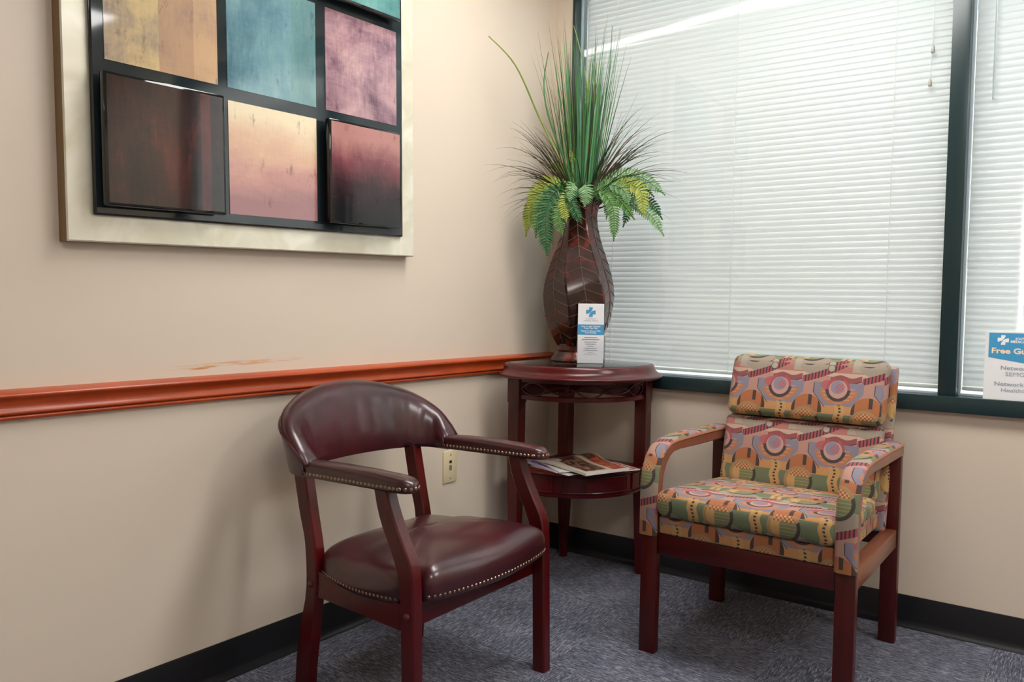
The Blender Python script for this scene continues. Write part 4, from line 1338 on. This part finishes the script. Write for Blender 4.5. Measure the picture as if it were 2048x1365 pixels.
# local: a runs along +y, b up, depth +x, turned slightly anticlockwise on the wall
pic.rotation_euler = (TILT, 0, 0)
def frame_mat():
    m, nt, p = new_mat('champagne_frame'); E.nt = nt
    n1 = noise(nt, coord(nt, 'Object', (1, 7, 7)), 1.0, 3, 0.5, 1.2)
    nt.links.new(ramp(nt, n1, [(0.30, lin((216, 209, 184))), (0.65, lin((242, 238, 220)))]), p.inputs['Base Color'])
    p.inputs['Metallic'].default_value = 0.15
    w_ = nt.nodes.new('ShaderNodeTexWave'); w_.wave_type = 'RINGS'; w_.inputs['Scale'].default_value = 0.8; w_.inputs['Distortion'].default_value = 4.0; w_.inputs['Detail'].default_value = 1.0
    w_.inputs['Detail Scale'].default_value = 1.4
    nt.links.new(coord(nt, 'Object', (1, 5, 5)), w_.inputs['Vector'])
    nt.links.new(ramp(nt, E(w_.outputs['Fac']) * 1.0, [(0.0, (0.28, 0.28, 0.28, 1)), (1.0, (0.40, 0.40, 0.40, 1))]), p.inputs['Roughness'])
    nt.links.new(bump(nt, w_.outputs['Fac'], 0.06, 0.002), p.inputs['Normal'])
    return m
M_frame = frame_mat()
M_frame_side = plain('frame_side_wood', (140, 112, 76), 0.5, var=0.15)
M_black = plain('black_lacquer', (16, 17, 18), 0.06, spec=0.6)
M_panel = plain('backing_slate', (40, 50, 54), 0.05, spec=0.6, var=0.1)
fd = .036
PW = 1.095
B0, B1, BZ0, BZ1 = .056, 1.0335, .060, 1.0375
corners = [((0, 0), (B0 + .004, BZ0 + .004)), ((PW, 0), (B1 - .004, BZ0 + .004)), ((PW, PW), (B1 - .004, BZ1 - .004)), ((0, PW), (B0 + .004, BZ1 - .004))]
for k in range(4):
    (o0, i0), (o1, i1) = corners[k], corners[(k + 1) % 4]
    bm = bmesh.new()
    def mp(q, d): return Vector((d, q[0], q[1]))
    def mid(o_, i_, t): return (o_[0] + (i_[0] - o_[0]) * t, o_[1] + (i_[1] - o_[1]) * t)
    rings = []
    for (o_, i_) in ((o0, i0), (o1, i1)):
        rings.append([mp(o_, 0), mp(o_, fd - .003), mp(mid(o_, i_, .05), fd), mp(mid(o_, i_, .95), fd - .001), mp(i_, fd - .001), mp(i_, 0)])
    loft(bm, rings)
    o = obj('frame_rail', bm, [M_frame, M_frame_side], pic, ang=30)
    for pl in o.data.polygons:
        if abs(pl.normal.x) < 0.4: pl.material_index = 1
obj('backing_board', nbox((.0362, B0, BZ0), (.0455, B1, BZ1), .0035, 2), M_black, pic)
obj('backing_panel', nbox((.0400, B0 + .005, BZ0 + .005), (.0461, B1 - .005, BZ1 - .005)), M_panel, pic, smooth=False)
def art(name, stops, sc_=(3, 3), vert=None, rough=0.05, hue=None, seed=0.0, contrast=(0.3, 0.72)):
    m, nt, p = new_mat(name); E.nt = nt
    t = nt.nodes.new('ShaderNodeTexCoord'); s = nt.nodes.new('ShaderNodeSeparateXYZ'); nt.links.new(t.outputs['Object'], s.inputs[0])
    y, z = E(s.outputs[1]), E(s.outputs[2])
    n1 = noise(nt, coord(nt, 'Object', (1, sc_[0], sc_[1]), loc=(seed, seed * 1.7, seed * .6)), 1.0, 6, 0.62, 0.4)
    n2 = noise(nt, coord(nt, 'Object', (1, 150, 22), loc=(seed, 0, 0)), 1.0, 3, 0.6)
    n4 = noise(nt, coord(nt, 'Object', (1, 22, 150), loc=(seed, 0, 0)), 1.0, 3, 0.6)
    f = E(n1) * 0.8 + E(n2) * 0.14 + E(n4) * 0.10
    if vert: f = f * (1 - vert[2]) + ((z - vert[0]) / (vert[1] - vert[0])) * vert[2]
    k = len(stops) - 1
    col = ramp(nt, f, [(contrast[0] + (contrast[1] - contrast[0]) * i / k, lin(c)) for i, c in enumerate(stops)])
    if hue:
        for (a, b, rgb, st) in hue:                          # vertical colour fields
            kk = ((y > a) * (y < b)) * (E(n1) * 0.6 + st)
            col = mixc(nt, kk.clamp(), col, lin(rgb))
    sp = (E(noise(nt, coord(nt, 'Object', (1, 34, 13), loc=(seed + 5, 0, 0)), 1.0, 5, 0.7)) - 0.595) * 7.0
    col = mixc(nt, (sp.clamp() * 0.65).v, col, lin((44, 42, 52)))
    nt.links.new(col, p.inputs['Base Color'])
    p.inputs['Roughness'].default_value = rough
    p.inputs['Specular IOR Level'].default_value = 0.6
    return m
tx = [.0870, .4000, .7205]; tz = [.0870, .4040, .7210]; tsz = .2850
OCH = art('art_ochre', [(104, 92, 100), (176, 158, 140), (224, 198, 150), (236, 216, 172)], (7, 6), seed=1.3, hue=[(.13, .22, (190, 146, 128), .30), (.22, .30, (216, 172, 142), .25)])
TEA = art('art_teal', [(62, 70, 86), (96, 136, 150), (124, 166, 176), (150, 184, 184)], (8, 4), seed=4.1, hue=[(.20, .30, (120, 160, 150), .15)])
MAU = art('art_mauve', [(46, 42, 54), (136, 104, 118), (186, 148, 154), (212, 178, 172)], (7, 8), seed=7.7)
SUN = art('art_sunset', [(168, 122, 124), (206, 152, 142), (230, 190, 158), (246, 228, 192)], (3, 8), vert=(0.0, .29, .55), seed=2.9)
DRK = art('art_dark_red', [(30, 29, 30), (44, 40, 40), (60, 46, 44), (116, 58, 52)], (9, 3), seed=5.5, hue=[(.12, .20, (64, 42, 38), .1), (.235, .262, (122, 58, 54), .1)])
CRI = art('art_crimson', [(28, 26, 28), (62, 40, 44), (128, 72, 80), (186, 132, 126)], (6, 5), vert=(0.0, .29, .6), seed=9.2)
GRN = art('art_seagreen', [(52, 84, 88), (84, 138, 138), (112, 166, 164), (150, 182, 170)], (6, 8), seed=3.6)
tiles = {(0, 0): (DRK, 1), (1, 0): (SUN, 0), (2, 0): (CRI, 1), (0, 1): (OCH, 0), (1, 1): (TEA, 0), (2, 1): (MAU, 0), (0, 2): (TEA, 1), (1, 2): (SUN, 0), (2, 2): (GRN, 1)}
for (i, j), (mt, raised) in tiles.items():
    if raised:
        ox, oz, wx = {(0, 0): (.0645, .0795, .303), (2, 0): (.7030, .0830, .288), (2, 2): (.7050, .7120, .290)}.get((i, j), (tx[i] - .005, tz[j] - .005, .295))
        o = obj('art_panel', nbox((.062, 0, 0), (.081, wx, .2925), .004, 2), M_black, pic)
        o.location = (0, ox, oz)
        obj('painted_face', nbox((.0805, .007, .007), (.0816, wx - .007, .2855)), mt, o, smooth=False)
        obj('spacer', nbox((.0462, .05, .05), (.0621, wx - .05, .2425)), M_black, o, smooth=False)
    else:
        o = obj('art_panel', nbox((.0461, 0, 0), (.0476, tsz, tsz)), mt, pic, smooth=False)
        o.location = (0, tx[i], tz[j])
